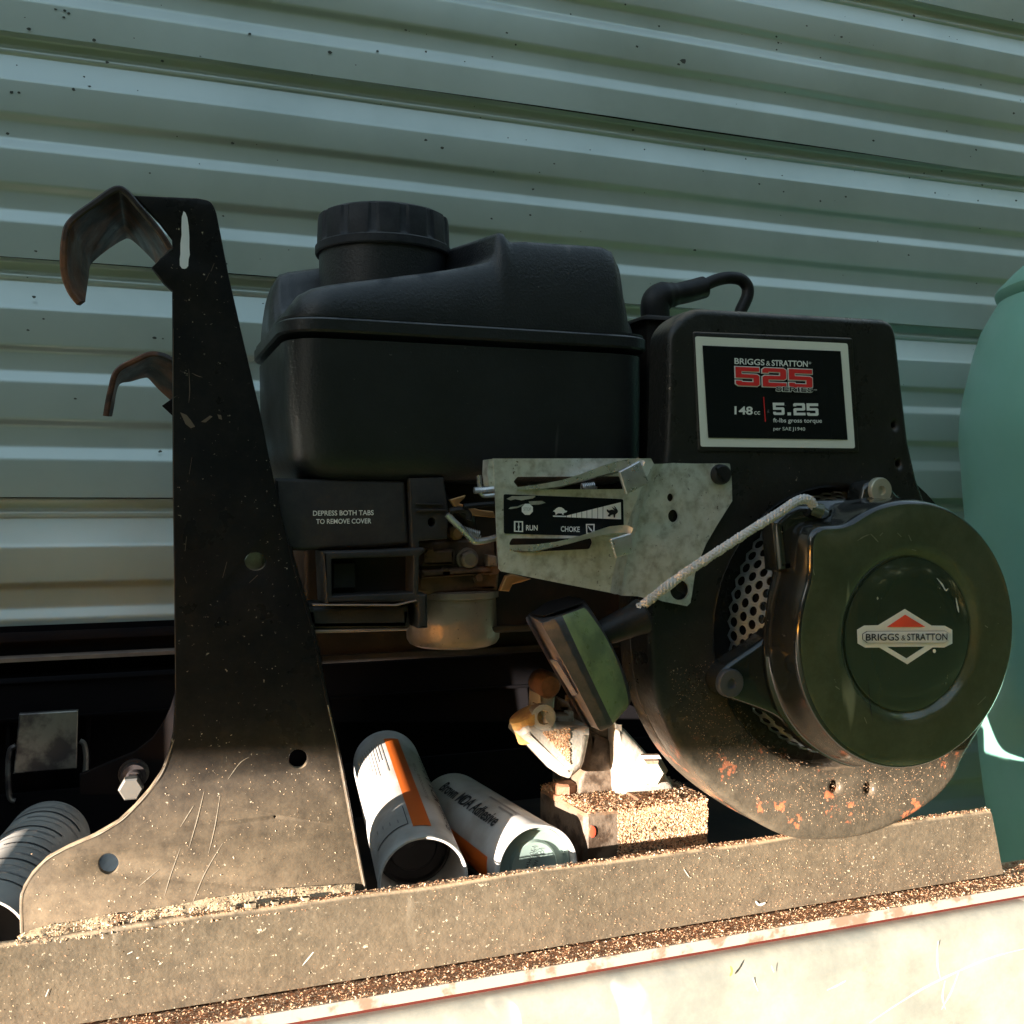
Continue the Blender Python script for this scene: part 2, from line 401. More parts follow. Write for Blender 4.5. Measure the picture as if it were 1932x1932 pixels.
# tall dark trees round the lawn behind the photographer, open towards the low sun
mb = MB()
cnt = 0
while cnt < 15000:
    az = random.uniform(-100, 100)
    if -76 < az < -56: continue
    rd = 12+1.5*math.sin(az*.13)+random.uniform(-1.0, 1.0); hmx = 9.5+1.6*math.sin(az*.21)+1.0*math.sin(az*.5+1)
    z = random.random()**.85*hmx; x = rd*math.sin(R(az)); y = -rd*math.cos(R(az))
    s_ = random.uniform(.22, .45); a = Vector((random.gauss(0, 1), random.gauss(0, 1), random.gauss(0, 1))).normalized(); b_ = a.orthogonal().normalized(); c_ = a.cross(b_)
    p = Vector((x, y, z)); mb.add([p+b_*s_, p+c_*s_, p-b_*s_, p-c_*s_], [(0, 1, 2, 3)]); cnt += 1
mb.build('tree_belt', m_leaf, None, fix=False)['kind'] = 'stuff'

# siding: laps measured down the photograph's left edge
YW = 1.0
def zw(ys): return at(0, ys/1.56522, YW).z
prof = [(0.0, 0), (0.001, .010), (.045, .0115), (.06, .008), (.078, .0085), (.085, .010), (.195, .0015), (.21, 0), (.36, 0), (.385, .0048), (.468, .0048), (.515, 0), (.67, 0), (.70, .0048), (.785, .0048), (.842, 0), (1.0, 0)]
laps = [-1230, -560, 92, 760, 1470, 2170, 2880, 3590]
wall = thing('siding_wall', 'pale green corrugated metal siding wall behind the engine', 'wall', (0.5, YW, 0))
for i in range(len(laps)-1):
    z0, z1 = zw(laps[i]), zw(laps[i+1])
    mb = MB(); pts = [(z0+(z1-z0)*a, YW+b) for a, b in prof]
    # round the folds
    pr = [(pts[0][0], pts[0][1])]
    q = rnd([(a, b) for a, b in pts], .0016, 3)
    i0 = 0
    pr = []
    for j in range(len(pts)):
        if j in (0, len(pts)-1): pr.append(pts[j]); continue
        p = Vector(pts[j]); A_ = Vector(pts[j-1]); B_ = Vector(pts[j+1]); d = min(.0022, (A_-p).length*.45, (B_-p).length*.45)
        s_ = p+(A_-p).normalized()*d; e_ = p+(B_-p).normalized()*d
        for t in (0, .25, .5, .75, 1): pr.append(tuple(s_*(1-t)**2+p*2*t*(1-t)+e_*t*t))
    NX = 60; X0, X1 = -1.2, 2.6
    v = []
    for ix in range(NX+1):
        x = X0+(X1-X0)*ix/NX
        for z, y in pr:
            v.append((x, y+.0011*math.sin(x*5.1+i*2)*math.sin(z*13)+.0006*math.sin(x*17+z*30), z+.0012*math.sin(x*3.3+i)))
    n = len(pr); f = [(a*n+b, (a+1)*n+b, (a+1)*n+b+1, a*n+b+1) for a in range(NX) for b in range(n-1)]
    # bottom hem
    o = mk('siding_panel', v, f, m_siding, wall, smooth=30)
for xs in (0.0,):
    v, f = box(-1.2, 2.6, YW+.03, YW+.06, 0, CZ+1.0); mk('wall_backing', v, f, m_dark, wall, smooth=0)

# bench and chest
ZT, ZB = -.2365+CZ, -.287+CZ     # rail top, bench level
YE = .5787                       # bench front edge
bench = thing('bench_board', 'sawdust covered bench board with a bright front edge under the rail', 'bench', (.3, .7, ZB-.007))
XR_ = at(1886, 1640, .60).x
v, f = box(-.9, XR_-.012, YE+.0015, .985, ZB-.0075, ZB-.001); mk('board', v, f, m_wood, bench, smooth=0)
v, f = box(XR_-.012, .78, YE+.0015, .622, ZB-.0075, ZB-.001); mk('board', v, f, m_wood, bench, smooth=0)
v, f = box(-.9, .78, YE, YE+.0015, ZB-.0078, ZB-.0007); mk('edge_strip', v, f, m_edge, bench, smooth=0)
chest = thing('metal_chest', 'pale scratched metal chest along the bottom right, below the bench edge', 'chest', (.3, .75, ZB-.7))
v, f = box(-.9, .78, YE+.006, .61, ZB-.0125, ZB-.0078); mk('seam_strip', v, f, m_gap, chest, smooth=0)
prf = []
for t in range(9):
    a = math.pi/2*t/8; prf.append((.568+.014*(1-math.sin(a)), ZB-.0125-.02*(1-math.cos(a))))
prf = [(.62, ZB-.0125)] + prf + [(.568, ZB-.06), (.568, ZB-.3), (.568, ZB-.85), (.62, ZB-.85)]
v = []; n = len(prf)
for ix in range(41):
    x = -.9+1.68*ix/40; v += [(x, y, z) for y, z in prf]
f = [(a*n+b, (a+1)*n+b, (a+1)*n+(b+1) % n, a*n+(b+1) % n) for a in range(40) for b in range(n)]
mk('chest_body', v, f, m_chest, chest)

# teal barrel on the right
BX, BY = .997, .754
def barrel_r(px_):
    d = ray(px_, 966); th = math.atan2(d.x, d.y); D = math.hypot(BX, BY); return D*math.sin(math.atan2(BX, BY)-th)
def barrel_z(px_, py_):
    d = ray(px_, py_); D = math.hypot(BX, BY); r = barrel_r(px_); L_ = math.sqrt(D*D-r*r); return CZ + d.z/math.hypot(d.x, d.y)*L_
bar = thing('teal_barrel', 'teal green plastic barrel with a lipped lid at the right edge', 'barrel', (BX, BY, 0))
sil = [(1878, 580), (1866, 600), (1847.6, 632), (1834, 672), (1824, 712), (1814, 755), (1808, 794), (1807, 840), (1811, 877), (1815, 930), (1821, 993), (1832, 1170), (1848, 1411), (1865, 1535), (1880, 1650)]
pr = [(barrel_z(*p), barrel_r(p[0])) for p in sil]; pr.append((.005, pr[-1][1]))
pr = [(pr[0][0]+.004, .02)] + pr
v, f = lathe(Vector((BX, BY, 0)), Vector((BX, BY, 1)), [(z, r) for z, r in pr], 96); mk('barrel_body', v, f, m_teal, bar)
lp = [(1884, 577), (1876, 570), (1873.5, 562), (1877, 555), (1905, 527), (1935, 500), (1990, 462)]
pr = [(barrel_z(*p), barrel_r(p[0])) for p in lp]; pr = [(pr[0][0]+.001, .03)]+pr; pr.append((pr[-1][0]+.01, .02))
v, f = lathe(Vector((BX, BY, 0)), Vector((BX, BY, 1)), pr, 96); mk('lid', v, f, m_teal, bar)

# dark hood of the machine behind, with its latch
hood = thing('machine_hood', 'dark metal hood standing in shadow behind the tray', 'hood', (.1, .9, ZB))
YH = .925
zt = at(0, 1196, YH).z
v, f = rbox(-.75, .62, YH, .985, ZB, zt, .012); mk('hood_shell', v, f, m_hood, hood)
v, f = box(-.75, .62, YH-.012, YH+.02, zt-.022, zt-.019); 
mk('rim_strip', v, f, m_bowl, hood, smooth=0)
v, f = box(-.215, -.205, .70, YH-.001, ZB+.003, zt-.01); mk('shade_panel', v, f, m_hood, hood, smooth=0)  # unseen panel, added to keep the sun off the hood
v, f = rbox(-.75, .62, YH-.02, YH+.005, zt-.07, zt-.034, .006); mk('hood_rib', v, f, m_hood, hood)
P = plate(cE([(45, 830), (745, 800), (735, 1225), (740, 1900), (45, 1900)]), YH-.012, .01, holes=[cE([(80, 860), (700, 840), (700, 1900-60), (85, 1840)])], r=.001)
P.build('latch_frame', m_hood, hood)
P = plate(rnd(cE([(155, 990), (635, 962), (625, 1435), (108, 1482)]), 1.2), YH-.035, .006, r=.001); P.build('latch_plate', m_latch, hood)
for pts in ([(130, 1250), (85, 1280), (68, 1400), (66, 1520), (80, 1670), (125, 1697)], [(650, 1210), (685, 1235), (702, 1330), (700, 1420), (695, 1520)]):
    c = [at(x, y, YH-.03) for x, y in cat(cE(pts), 5, False)]
    v, f = sweep(c, .0022, 8); mk('latch_wire', v, f, m_latch, hood)

# ---------------------------------------------------------------- steel frame
YR = .60
fr = thing('steel_frame', 'black enamelled steel frame with tall upright plates, hooks and a dusty front rail', 'steel frame', (.3, .7, ZB))
# front rail: right end traced, left runs out of the picture
e_top = at(1870, 1536, YR).x; e_bot = at(1893, 1655, YR).x
prf = []
for t in range(7):
    a = math.pi/2*t/6; prf.append((YR+.003*(1-math.sin(a)), ZT-.003*(1-math.cos(a))))
prf = [(.606, ZT-.004), (.6055, ZT-.0005), (.6045, ZT)] + prf + [(YR, ZT-.025), (YR+.0005, ZB+.0005), (.606, ZB+.0005)]
n = len(prf); v = []
xs = [-.75+(e_top+.75)*i/60 for i in range(61)]
for i, x in enumerate(xs):
    for y, z in prf:
        xx = x + ((e_bot-e_top)*(ZT-z)/(ZT-ZB) if i == 60 else 0)
        wz = .0006*math.sin(x*31)+.0005*math.sin(x*57+1)
        v.append((xx, y+.0004*math.sin(x*14+z*30), z+(wz if z > ZT-.01 else 0)))
f = [(a*n+b, (a+1)*n+b, (a+1)*n+(b+1) % n, a*n+(b+1) % n) for a in range(60) for b in range(n)] + [tuple(range(n)), tuple(60*n+i for i in range(n))[::-1]]
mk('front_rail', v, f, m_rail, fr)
v, f = box(-.74, e_top-.01, .9000, .9040, ZB, ZT+.0); mk('rear_rail', v, f, m_hood, fr, smooth=0)
v, f = box(-.74, e_top-.01, .607, .899, ZB+.0005, ZB+.0025); mk('pan', v, f, m_dark, fr, smooth=0)
# tall upright plate
YP = .612
zb_pl = at(400, 1712, YP).z
left = cA([(253/.3307, 0)])  # placeholder
out = [(253, 368), (375, 373), (398, 378), (408, 397), (433, 525.6), (459, 640), (489, 767), (512, 880), (530, 962), (556, 1072), (590, 1190), (612, 1300), (640, 1430), (665, 1560), (691, 1690), (693, 1706), (560, 1728), (400, 1752), (200, 1776), (39, 1795),
       (39, 1764), (37, 1697), (43, 1675), (59.5, 1649), (89, 1619), (130, 1597), (178, 1576), (223, 1550), (253, 1522), (282, 1489), (305, 1455.5), (320, 1415), (327, 1381), (331, 1307), (330, 1214), (326, 900), (325, 548.7), (309, 534), (286, 504), (306, 482.6), (326, 469), (325, 450), (300, 418)]
rr_ = [0]*len(out); rr_[1] = 5; rr_[2] = 9; rr_[3] = 9; rr_[21] = 12
out = rnd(out, rr_)
P = plate(out, YP, .0045, holes=[circ(482, 1059, 20, 17, 24), circ(563, 1432, 18, 18, 24), circ(205, 1630, 19, 19.5, 24), circ(519, 1541, 2.4, 2.4, 8)], r=.0012, hr=.0006, seg=2)
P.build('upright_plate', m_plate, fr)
# rolled lip down the right edge of the upright
lip = [(545, 1030), (556, 1072), (590, 1190), (612, 1300), (640, 1430), (665, 1560), (690, 1686)]
L1 = [at(x-5, y, YP+.001) for x, y in cat(lip, 4, False)]
v, f = loft([[p+Vector((0, 0, 0)) for p in L1], [p+Vector((.0010, -.0016, 0)) for p in L1], [p+Vector((.0024, -.0012, 0)) for p in L1], [p+Vector((.0032, .002, 0)) for p in L1], [p+Vector((.0032, .016, 0)) for p in L1], [p+Vector((.002, .016, 0)) for p in L1], [p+Vector((.0035, .003, 0)) for p in L1]], closed=False)
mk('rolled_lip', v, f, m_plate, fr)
# second thickness behind (stiffener), white mark
decal([cA([(1047, 336), (1058, 345), (1068, 370), (1076, 420), (1080, 480), (1080, 545), (1083, 585), (1076, 610), (1074, 648), (1064, 661), (1052, 665), (1038, 662), (1026, 645), (1025, 610), (1029, 580), (1029, 520), (1036, 470), (1035, 420), (1037, 370)])], YP, M('white_dab', (.85, .84, .86), .35, bump=(.3, 80)), 'white_mark', fr, lift=.0003, thick=.0003)
# hook strap
def strap(name, F, B, th, mat):
    FR = [at(x, y, Y) for x, y, Y in cat(F, 5, False)]; BK = [at(x, y, Y) for x, y, Y in cat(B, 5, False)]
    v = []; n = len(FR)
    for i in range(n):
        d = (FR[min(i+1, n-1)]-FR[max(i-1, 0)]).normalized(); wd = (BK[i]-FR[i]).normalized(); nn = d.cross(wd).normalized()*th*.5
        e = (BK[i]-FR[i])
        v += [FR[i]+nn*.5, FR[i]+wd*.0008+nn, BK[i]+nn, BK[i]-nn, FR[i]+wd*.0008-nn, FR[i]-nn*.5]
    m_ = 6; f = [(a*m_+b, (a+1)*m_+b, (a+1)*m_+(b+1) % m_, a*m_+(b+1) % m_) for a in range(n-1) for b in range(m_)]
    f += [tuple(range(m_)), tuple((n-1)*m_+i for i in range(m_))]
    return mk(name, v, f, mat, fr)
strap('hook', [(322, 470, .611), (300, 436, .611), (262, 390, .611), (236, 361, .611), (216, 357, .611), (180, 381, .611), (135, 415, .611), (122, 445, .611), (119, 506, .611), (131, 547, .611), (148, 571, .611)],
      [(300, 495, .66), (280, 474, .68), (260, 455, .70), (245, 446, .715), (231, 447, .715), (200, 466, .70), (170, 491, .68), (163, 505, .665), (161, 522, .655), (158, 550, .635), (156, 573, .615)], .0038, m_rust)
strap('hook', [(330, 680, .80), (305, 669, .80), (281, 668, .80), (252, 681, .80), (228, 693, .80), (216, 708, .80), (209, 735, .80), (203, 760, .80), (199, 785, .80)],
      [(328, 755, .86), (300, 730, .86), (280, 711, .86), (268, 709, .86), (243, 716, .85), (222, 722, .84), (214, 740, .825), (210, 765, .81), (206, 785, .81)], .0042, m_rust)
# rear upright, seen left of the front one only at its foot and at its tab
P = plate([(332, 668), (430, 690), (455, 1000), (520, 1500), (150, 1500), (150, 1462), (171, 1454), (203.7, 1440), (254.6, 1419), (288, 1393), (307, 1366), (322, 1335), (333, 1300), (333, 790), (306, 765), (330, 748)], .80, .005, r=.001)
P.build('rear_upright_plate', m_hood, fr)
c = at(*cE([(1090, 1480)])[0], .797)
v, f = lathe(c+Vector((0, .004, 0)), c+Vector((0, -1, 0)), [(0, .0105), (.002, .0108), (.0035, .0105), (.0036, .0088), (.012, .0088), (.0122, .0055), (.02, .0055)], 24); bw = mk('washer', v, f, m_latch, fr)
c2 = at(*cE([(1066, 1607)])[0], .757); LB = (c2-c).length
v, f = lathe(c, c2, [(0, .0052), (LB-.009, .0052), (LB-.0088, .0082), (LB-.0012, .0084), (LB, .0072)], 6); mk('bolt', v, f, m_latch, fr)
c = at(482, 1060, YP+.012)
v, f = lathe(c+Vector((0, .012, 0)), c, [(0, .008), (.008, .008), (.0105, .0065)], 6); mk('bolt', v, f, m_zinc, fr)
# weld bead with packed sawdust between plate and rail
U = cat(cG([(100, 1478), (240, 1432), (400, 1408), (540, 1378), (610, 1368), (760, 1350), (900, 1325), (1060, 1296), (1230, 1268), (1400, 1248), (1600, 1232), (1800, 1222)]), 12, False)
Lw = cat(cG([(75, 1530), (240, 1520), (400, 1502), (540, 1478), (640, 1470), (760, 1450), (900, 1430), (1060, 1412), (1230, 1395), (1400, 1375), (1600, 1350), (1800, 1316)]), 12, False)
v = []; n = len(U); MM = 11
for i in range(n):
    hole = math.exp(-((i-52)/5.0)**2)
    a = at(*U[i], YP-.0008); b = at(*Lw[i], YR+.001)
    for j in range(MM):
        t = j/(MM-1); p = a.lerp(b, t)
        q_ = p*85; nz = mnoise.noise(q_)+.5*mnoise.noise(q_*2.3); s1 = math.sin(t*math.pi)
        p.y += -.0008*s1 + .0022*nz*s1; p.z += .0012*mnoise.noise(q_+Vector((9, 3, 1)))*(.4+s1)
        if hole > .3 and j > 4: p.y += .010*hole
        v.append(tuple(p))
f = [(a*MM+b, (a+1)*MM+b, (a+1)*MM+b+1, a*MM+b+1) for a in range(n-1) for b in range(MM-1)]
mk('weld_bead', v, f, m_weld, fr)
mb = MB()
for i in range(26):
    t = random.random(); px_ = 395+t*250; py_ = 1722-t*27+random.uniform(-6, 6); p = at(px_, py_, .603); s = random.uniform(.0008, .0028)
    vv, ff = rbox(p.x-s, p.x+s*1.2, p.y-s, p.y+s, p.z-s*.7, p.z+s*.7, s*.5, 1); mb.add(vv, ff)
mb.build('weld_spatter', [m_weld], fr)['kind'] = 'stuff'

# ---------------------------------------------------------------- engine
en = thing('small_engine', 'small black petrol engine with round pull starter sitting in the frame', 'engine', (.4, .68, ZB))
# fuel tank body
YT0, YT1 = .605, .78
xl = at(543, 700, YT0).x; xr = at(1233, 700, YT0).x
zt_band = at(541, 634, YT0).z; zb = at(700, 911, YT0).z
def rr_loop(x0, x1, y0, y1, r, z, n=7, zf=None):
    return [(x, y, z if zf is None else zf(x, y)) for x, y in rnd([(x0, y0), (x1, y0), (x1, y1), (x0, y1)], r, n)]
loops = []
q = .020
for t in range(7):
    a = math.pi/2*t/6; i = q*(1-math.sin(a))
    loops.append(rr_loop(xl+i+.004, xr-i, YT0+i+.003, YT1-i, .026-i*.5, zb+q*(1-math.cos(a))))
loops = [rr_loop(xl+.03, xr-.03, YT0+.03, YT1-.03, .02, zb)] + loops
loops.append(rr_loop(xl+.001, xr, YT0+.001, YT1, .028, (zb+zt_band)/2))
loops.append(rr_loop(xl, xr, YT0, YT1, .030, zt_band))
tk = MB(); tk.add(*loft(loops)); tank = tk.build('fuel_tank', m_tank, en)
# seam band
zb1 = at(700, 602, YT0).z; zb0 = at(700, 631, YT0).z
def band(z0, z1, e, name):
    L_ = [rr_loop(xl-e, xr+e, YT0-e, YT1+e, .031, z0), rr_loop(xl-e-.0012, xr+e+.0012, YT0-e-.0012, YT1+e+.0012, .032, z0+.0012), rr_loop(xl-e-.0012, xr+e+.0012, YT0-e-.0012, YT1+e+.0012, .032, z1-.0012), rr_loop(xl-e, xr+e, YT0-e, YT1+e, .031, z1)]
    v, f = loft(L_); return mk(name, v, f, m_tank, tank)
band(zb0, zb0+.0085, .0022, 'seam_band'); band(zb0+.009, zb1+.001, .0010, 'seam_band')
# lid as height field
def zof(px_, py_): return at(px_, py_, YT0).z
def xof(px_, py_=550): return at(px_, py_, YT0).x
Hpts = [(545, 580), (560, 552), (576, 541), (600, 535), (650, 528), (748, 516), (850, 503), (925, 491), (938, 488), (946, 470), (951, 440), (956, 432), (963, 432), (970, 442), (977, 449), (1010, 449), (1143, 458), (1165, 466), (1180, 488), (1190, 540), (1199, 590)]
HX = [(xof(a, b), zof(a, b)) for a, b in Hpts]
def H(x):
    if x <= HX[0][0]: return HX[0][1]
    for (a, za), (b, zb_) in zip(HX, HX[1:]):
        if x <= b:
            t = (x-a)/(b-a); t = t*t*(3-2*t) if (b-a) < .012 else t
            return za+(zb_-za)*t
    return HX[-1][1]
def sst(a, b, x):
    t = min(max((x-a)/(b-a), 0), 1); return t*t*(3-2*t)
xh = xof(957, 440); z_low = zb1+.0005
NX, NY = 230, 70; x0, x1, y0, y1 = xl+.001, xr-.004, YT0+.001, YT1
v = []
for i in range(NX+1):
    for j in range(NY+1):
        # map to a rounded rectangle; denser near the edges
        a = i/NX; b = j/NY; a = .5-.5*math.cos(math.pi*a); b = .5-.5*math.cos(math.pi*b)
        x = x0+(x1-x0)*a; y = y0+(y1-y0)*b
        rc = .028; dx = max(x0+rc-x, x-(x1-rc), 0); dy = max(y0+rc-y, y-(y1-rc), 0)
        mxd = max(dx, dy); 
        if dx > 0 and dy > 0:
            d = math.hypot(dx, dy); sq = mxd/d
            cxn = (x0+rc) if x < x0+rc else (x1-rc); cyn = (y0+rc) if y < y0+rc else (y1-rc)
            x = cxn+(x-cxn)*sq; y = cyn+(y-cyn)*sq; e = rc-mxd
        else: e = min(x-x0, x1-x, y-y0, y1-y)
        h = H(x)
        x -= .022*min(max((y-YT0-.004)/.07, 0), 1)*math.exp(-((x-xh)/.03)**2)
        h += .034*sst(.70, .72, y)*sst(xof(800), xof(720), x)*.9
        rf = .010; t = min(e/rf, 1); ed = math.sqrt(max(0, 1-(1-t)**2))
        v.append((x, y, z_low+(h-z_low)*(.0+1.0*ed)))
n = NY+1; f = [(i*n+j, (i+1)*n+j, (i+1)*n+j+1, i*n+j+1) for i in range(NX) for j in range(NY)]
mk('tank_lid', v, f, m_tank, tank, smooth=60)
# filler neck and cap
yc = .69; cc = at(724, 500, yc); ccx = cc.x
def zc(py_, y_): return at(722, py_, y_).z
r_cap = (at(847, 470, yc).x-at(600, 470, yc).x)/2; 
zr0 = zc(487, yc); zc1 = zc(374, yc-r_cap)
v, f = lathe(Vector((ccx, yc, 0)), Vector((ccx, yc, 1)), [(zr0-.06, r_cap*.955), (zr0+.004, r_cap*.955), (zr0+.0045, r_cap*.90)], 64); mk('filler_neck', v, f, m_tank, tank)
def wob(u, t):
    a = u*14 % 1
    return 1.0 - (.028 if .72 < a else 0)*(1 if zr0+.007 < t < zc1-.0005 else 0)
v, f = lathe(Vector((ccx, yc, 0)), Vector((ccx, yc, 1)), [(zr0, r_cap*.93), (zr0, r_cap*1.0), (zr0+.001, r_cap*1.012), (zr0+.0055, r_cap*1.012), (zr0+.0065, r_cap*.985), (zr0+.009, r_cap*.985), (zc1-.005, r_cap*.975), (zc1-.0015, r_cap*.96), (zc1, r_cap*.90), (zc1-.0015, r_cap*.55), (zc1-.0015, .003)], 168, wob=wob)
mk('fuel_cap', v, f, m_cap, tank, smooth=28)
# air cleaner cover below the tank
YC = .618
P = plate(rnd(cD4([(130, 240), (960, 262), (985, 660), (760, 676), (430, 690), (330, 700), (150, 700)]), 5), YC, .05, r=.002, k=0); cov = P.build('air_cleaner_cover', m_plastic, en)
textpx('DEPRESS BOTH TABS', cD4([(373, 478)])[0], cD4([(757, 474)])[0], 9.6, YC, m_white, 'lettering', cov, bold=.014)
textpx('TO REMOVE COVER', cD4([(393, 530)])[0], cD4([(742, 526)])[0], 9.4, YC, m_white, 'lettering', cov, bold=.014)
P = plate(rnd(cD4([(985, 240), (1205, 235), (1232, 430), (1228, 626), (1050, 640), (1052, 690), (1000, 700)]), 2), YC-.004, .04, holes=[circ(*cD4([(1127, 520)])[0], 7, 8.5, 16)], r=.0012); P.build('cover_frame', m_plastic, en)
P = plate(cD4([(1030, 398), (1200, 402), (1200, 412), (1030, 408)]), YC-.006, .002, r=.0003); P.build('cover_rib', m_plastic, en)
P = plate(cD4([(1030, 436), (1218, 438), (1218, 450), (1030, 452)]), YC-.006, .002, r=.0003); P.build('cover_rib', m_plastic, en)
P = plate(rnd(cD4([(440, 705), (800, 696), (1078, 680), (1090, 700), (1050, 740), (1045, 975), (1100, 975), (1104, 1190), (1040, 1196), (1040, 1030), (900, 1024), (455, 1040)]), 1.5), YC-.008, .03, holes=[rnd(cD4([(492, 752), (1012, 735), (1010, 968), (495, 988)]), 2)], r=.0015); P.build('cover_latch', m_plastic, en)
P = plate(cD4([(480, 740), (1030, 730), (1030, 990), (480, 1000)]), YC+.012, .01); P.build('latch_recess', m_dark, en)
P = plate(rnd(cD4([(497, 780), (648, 776), (650, 943), (500, 946)]), 1), YC+.006, .005, r=.001); P.build('latch_tab', m_plastic, en)
P = plate(rnd(cD4([(330, 1048), (985, 1044), (1000, 1185), (985, 1196), (350, 1205)]), 2), YC-.002, .035, r=.004); P.build('cover_tray', m_plastic, en)
P = plate(cD4([(350, 1203), (980, 1192), (978, 1208), (352, 1226)]), YC-.001, .03, r=.001); P.build('tray_lit_edge', m_bowl, en)  # lit lower edge, its brightness put into a paler material
P = plate(cD4([(375, 1040), (900, 1042), (1030, 1013), (1036, 1020), (905, 1052), (375, 1050)]), YC-.010, .004, r=.0004); P.build('latch_wire', m_bowl, en)
# engine block and inner dark body
b0 = at(560, 900, .70).x; b1 = at(1210, 900, .66).x
v, f = rbox(b0, b1+.02, .70, .84, at(700, 1250, .70).z, zb+.01, .01); mk('cylinder_block', v, f, m_dark, en)
v, f = rbox(at(800, 1000, .66).x, at(1225, 1000, .63).x, .64, .70, at(900, 1190, .66).z, zb+.004, .008); mk('intake_body', v, f, m_dark, en)
# heat shield with punched holes
hs = [circ(x, y, 3.0, 3.2, 8) for x, y in cK2([(268, 152), (320, 108), (355, 66), (395, 20), (500, 85), (508, 133), (607, 20), (609, 75), (610, 133), (490, 10)])]
P = plate([(600, 1215), (985, 1180), (1000, 1362), (600, 1362)], .910, .002, holes=hs); P.build('heat_shield', m_hood, en)
P = plate([(960, 1100), (1235, 1100), (1235, 1350), (965, 1235)], .735, .002, holes=[circ(*cD5([p])[0], 2.6, 2.8, 8) for p in ((320, 935), (395, 930), (365, 985), (600, 1120))]); P.build('heat_shield', m_hood, en)
# engine side seen in the slot between tank and blower housing
v, f = rbox(at(1170, 700, .67).x, at(1300, 700, .67).x, .632, .76, at(1230, 900, .67).z, at(1230, 612, .67).z, .006); mk('cylinder_head', v, f, m_dark, en)
# carburettor
P = plate(rnd(cD4([(1035, 640), (1240, 630), (1545, 610), (1560, 840), (1550, 955), (1330, 960), (1100, 985), (1030, 960)]), 3), .640, .05, r=.003); crb = P.build('carburettor', m_carb, en)
P = plate(rnd(cD4([(1060, 820), (1520, 800), (1520, 850), (1060, 880)]), 2), .634, .01, r=.002); P.build('carburettor_flange', m_carb, crb)
P = plate(rnd(cD4([(1060, 700), (1270, 690), (1275, 790), (1065, 800)]), 2), .635, .01, r=.002); P.build('carburettor_flange', m_carb, crb)
c = at(*cD4([(1372, 757)])[0], .632)
v, f = lathe(c+Vector((0, .012, 0)), c, [(0, .0075), (.006, .0075), (.0062, .0058), (.0105, .0056), (.012, .0040), (.0118, .002)], 20); mk('screw', v, f, m_bowl, crb)
c = at(*cD4([(1290, 590)])[0], .632)
v, f = lathe(c+Vector((0, .012, 0)), c, [(0, .0045), (.010, .0045), (.012, .003)], 16); mk('screw', v, f, m_gold, crb)
P = plate(rnd(cD4([(1485, 725), (1540, 735), (1545, 800), (1485, 800)]), 1.5), .632, .012, r=.001); P.build('screw', m_bowl, crb)
bx0 = at(769, 1180, .665).x; bx1 = at(938, 1180, .665).x; bcx = (bx0+bx1)/2; br = (bx1-bx0)/2
zz = lambda py_: at(855, py_, .665-br).z
v, f = lathe(Vector((bcx, .665, 0)), Vector((bcx, .665, 1)), [(zz(1231), br*.55), (zz(1230), br*.80), (zz(1225), br*.93), (zz(1216), br*.99), (zz(1200), br), (zz(1134), br*.985), (zz(1133), br*1.03), (zz(1121), br*1.03), (zz(1119), br*.9)], 48); mk('float_bowl', v, f, m_bowl, crb)
P = plate(cD4([(1560, 955), (1600, 860), (1640, 848), (1760, 880), (1700, 900), (1640, 915), (1620, 960)]), .628, .004, r=.001); P.build('gold_bracket', m_gold, en)
P = plate(rnd(cD4([(1238, 378), (1262, 370), (1345, 346), (1335, 370), (1300, 400), (1430, 440), (1520, 450), (1532, 492), (1400, 480), (1270, 420)]), 1.5), .615, .003, r=.0006); P.build('gold_lever', m_gold, en)
for nm, pts, rad, m_, Yr in (('throttle_rod', [(1225, 470), (1262, 510), (1330, 575), (1385, 632), (1410, 643), (1470, 635), (1545, 615)], .0021, m_steel, .606),
                         ('link_wire', [(1426, 222), (1432, 290), (1436, 330), (1460, 350), (1530, 345)], .0016, m_steel, .603),
                         ('link_wire', [(1395, 318), (1450, 316), (1530, 306)], .0021, m_steel, .602),
                         ('link_wire', [(1240, 450), (1300, 440), (1345, 450), (1365, 480), (1360, 505)], .0020, m_rubber, .605),
                         ('link_wire', [(1330, 420), (1420, 410), (1520, 402)], .0018, m_black, .603)):
    c = [at(x, y, Yr) for x, y in cat(cD4(pts), 5, False)]
    v, f = sweep(c, rad, 8); mk(nm, v, f, m_, en)

# control plate
ctl = MB()
YL, YRt = .566, .574
slots = [rnd(cD5([(250, 262), (275, 232), (925, 229), (950, 310), (290, 313)]), 2.5), rnd(cD5([(222, 655), (240, 622), (745, 622), (753, 650), (735, 690), (300, 712), (250, 706)]), 3)]
crA = [(1140, 150), (1080, 260), (1005, 440), (965, 560), (905, 740), (872, 880), (862, 967)]; crB = [(1196, 149), (1140, 270), (1060, 440), (1030, 560), (975, 740), (945, 880), (935, 985)]
lp_ = cD5([(120, 116), (1122, 115)] + crA + [(590, 915), (175, 832), (158, 815), (146, 620), (136, 350), (124, 150)])
P = plate(lp_, YL, .0014, holes=slots, r=0); ctl.add(P.v, P.f)
A_ = cat(cD5(crA), 4, False); B_ = cat(cD5(crB), 4, False)
v, f = loft([[at(x, y, YL) for x, y in A_], [at((x+x2)/2-2, (y+y2)/2, (YL*2+YRt)/3) for (x, y), (x2, y2) in zip(A_, B_)], [at((x+x2)/2+3, (y+y2)/2, (YL+2.4*YRt)/3.4) for (x, y), (x2, y2) in zip(A_, B_)], [at(x, y, YRt) for x, y in B_]], closed=False); ctl.add(v, f)
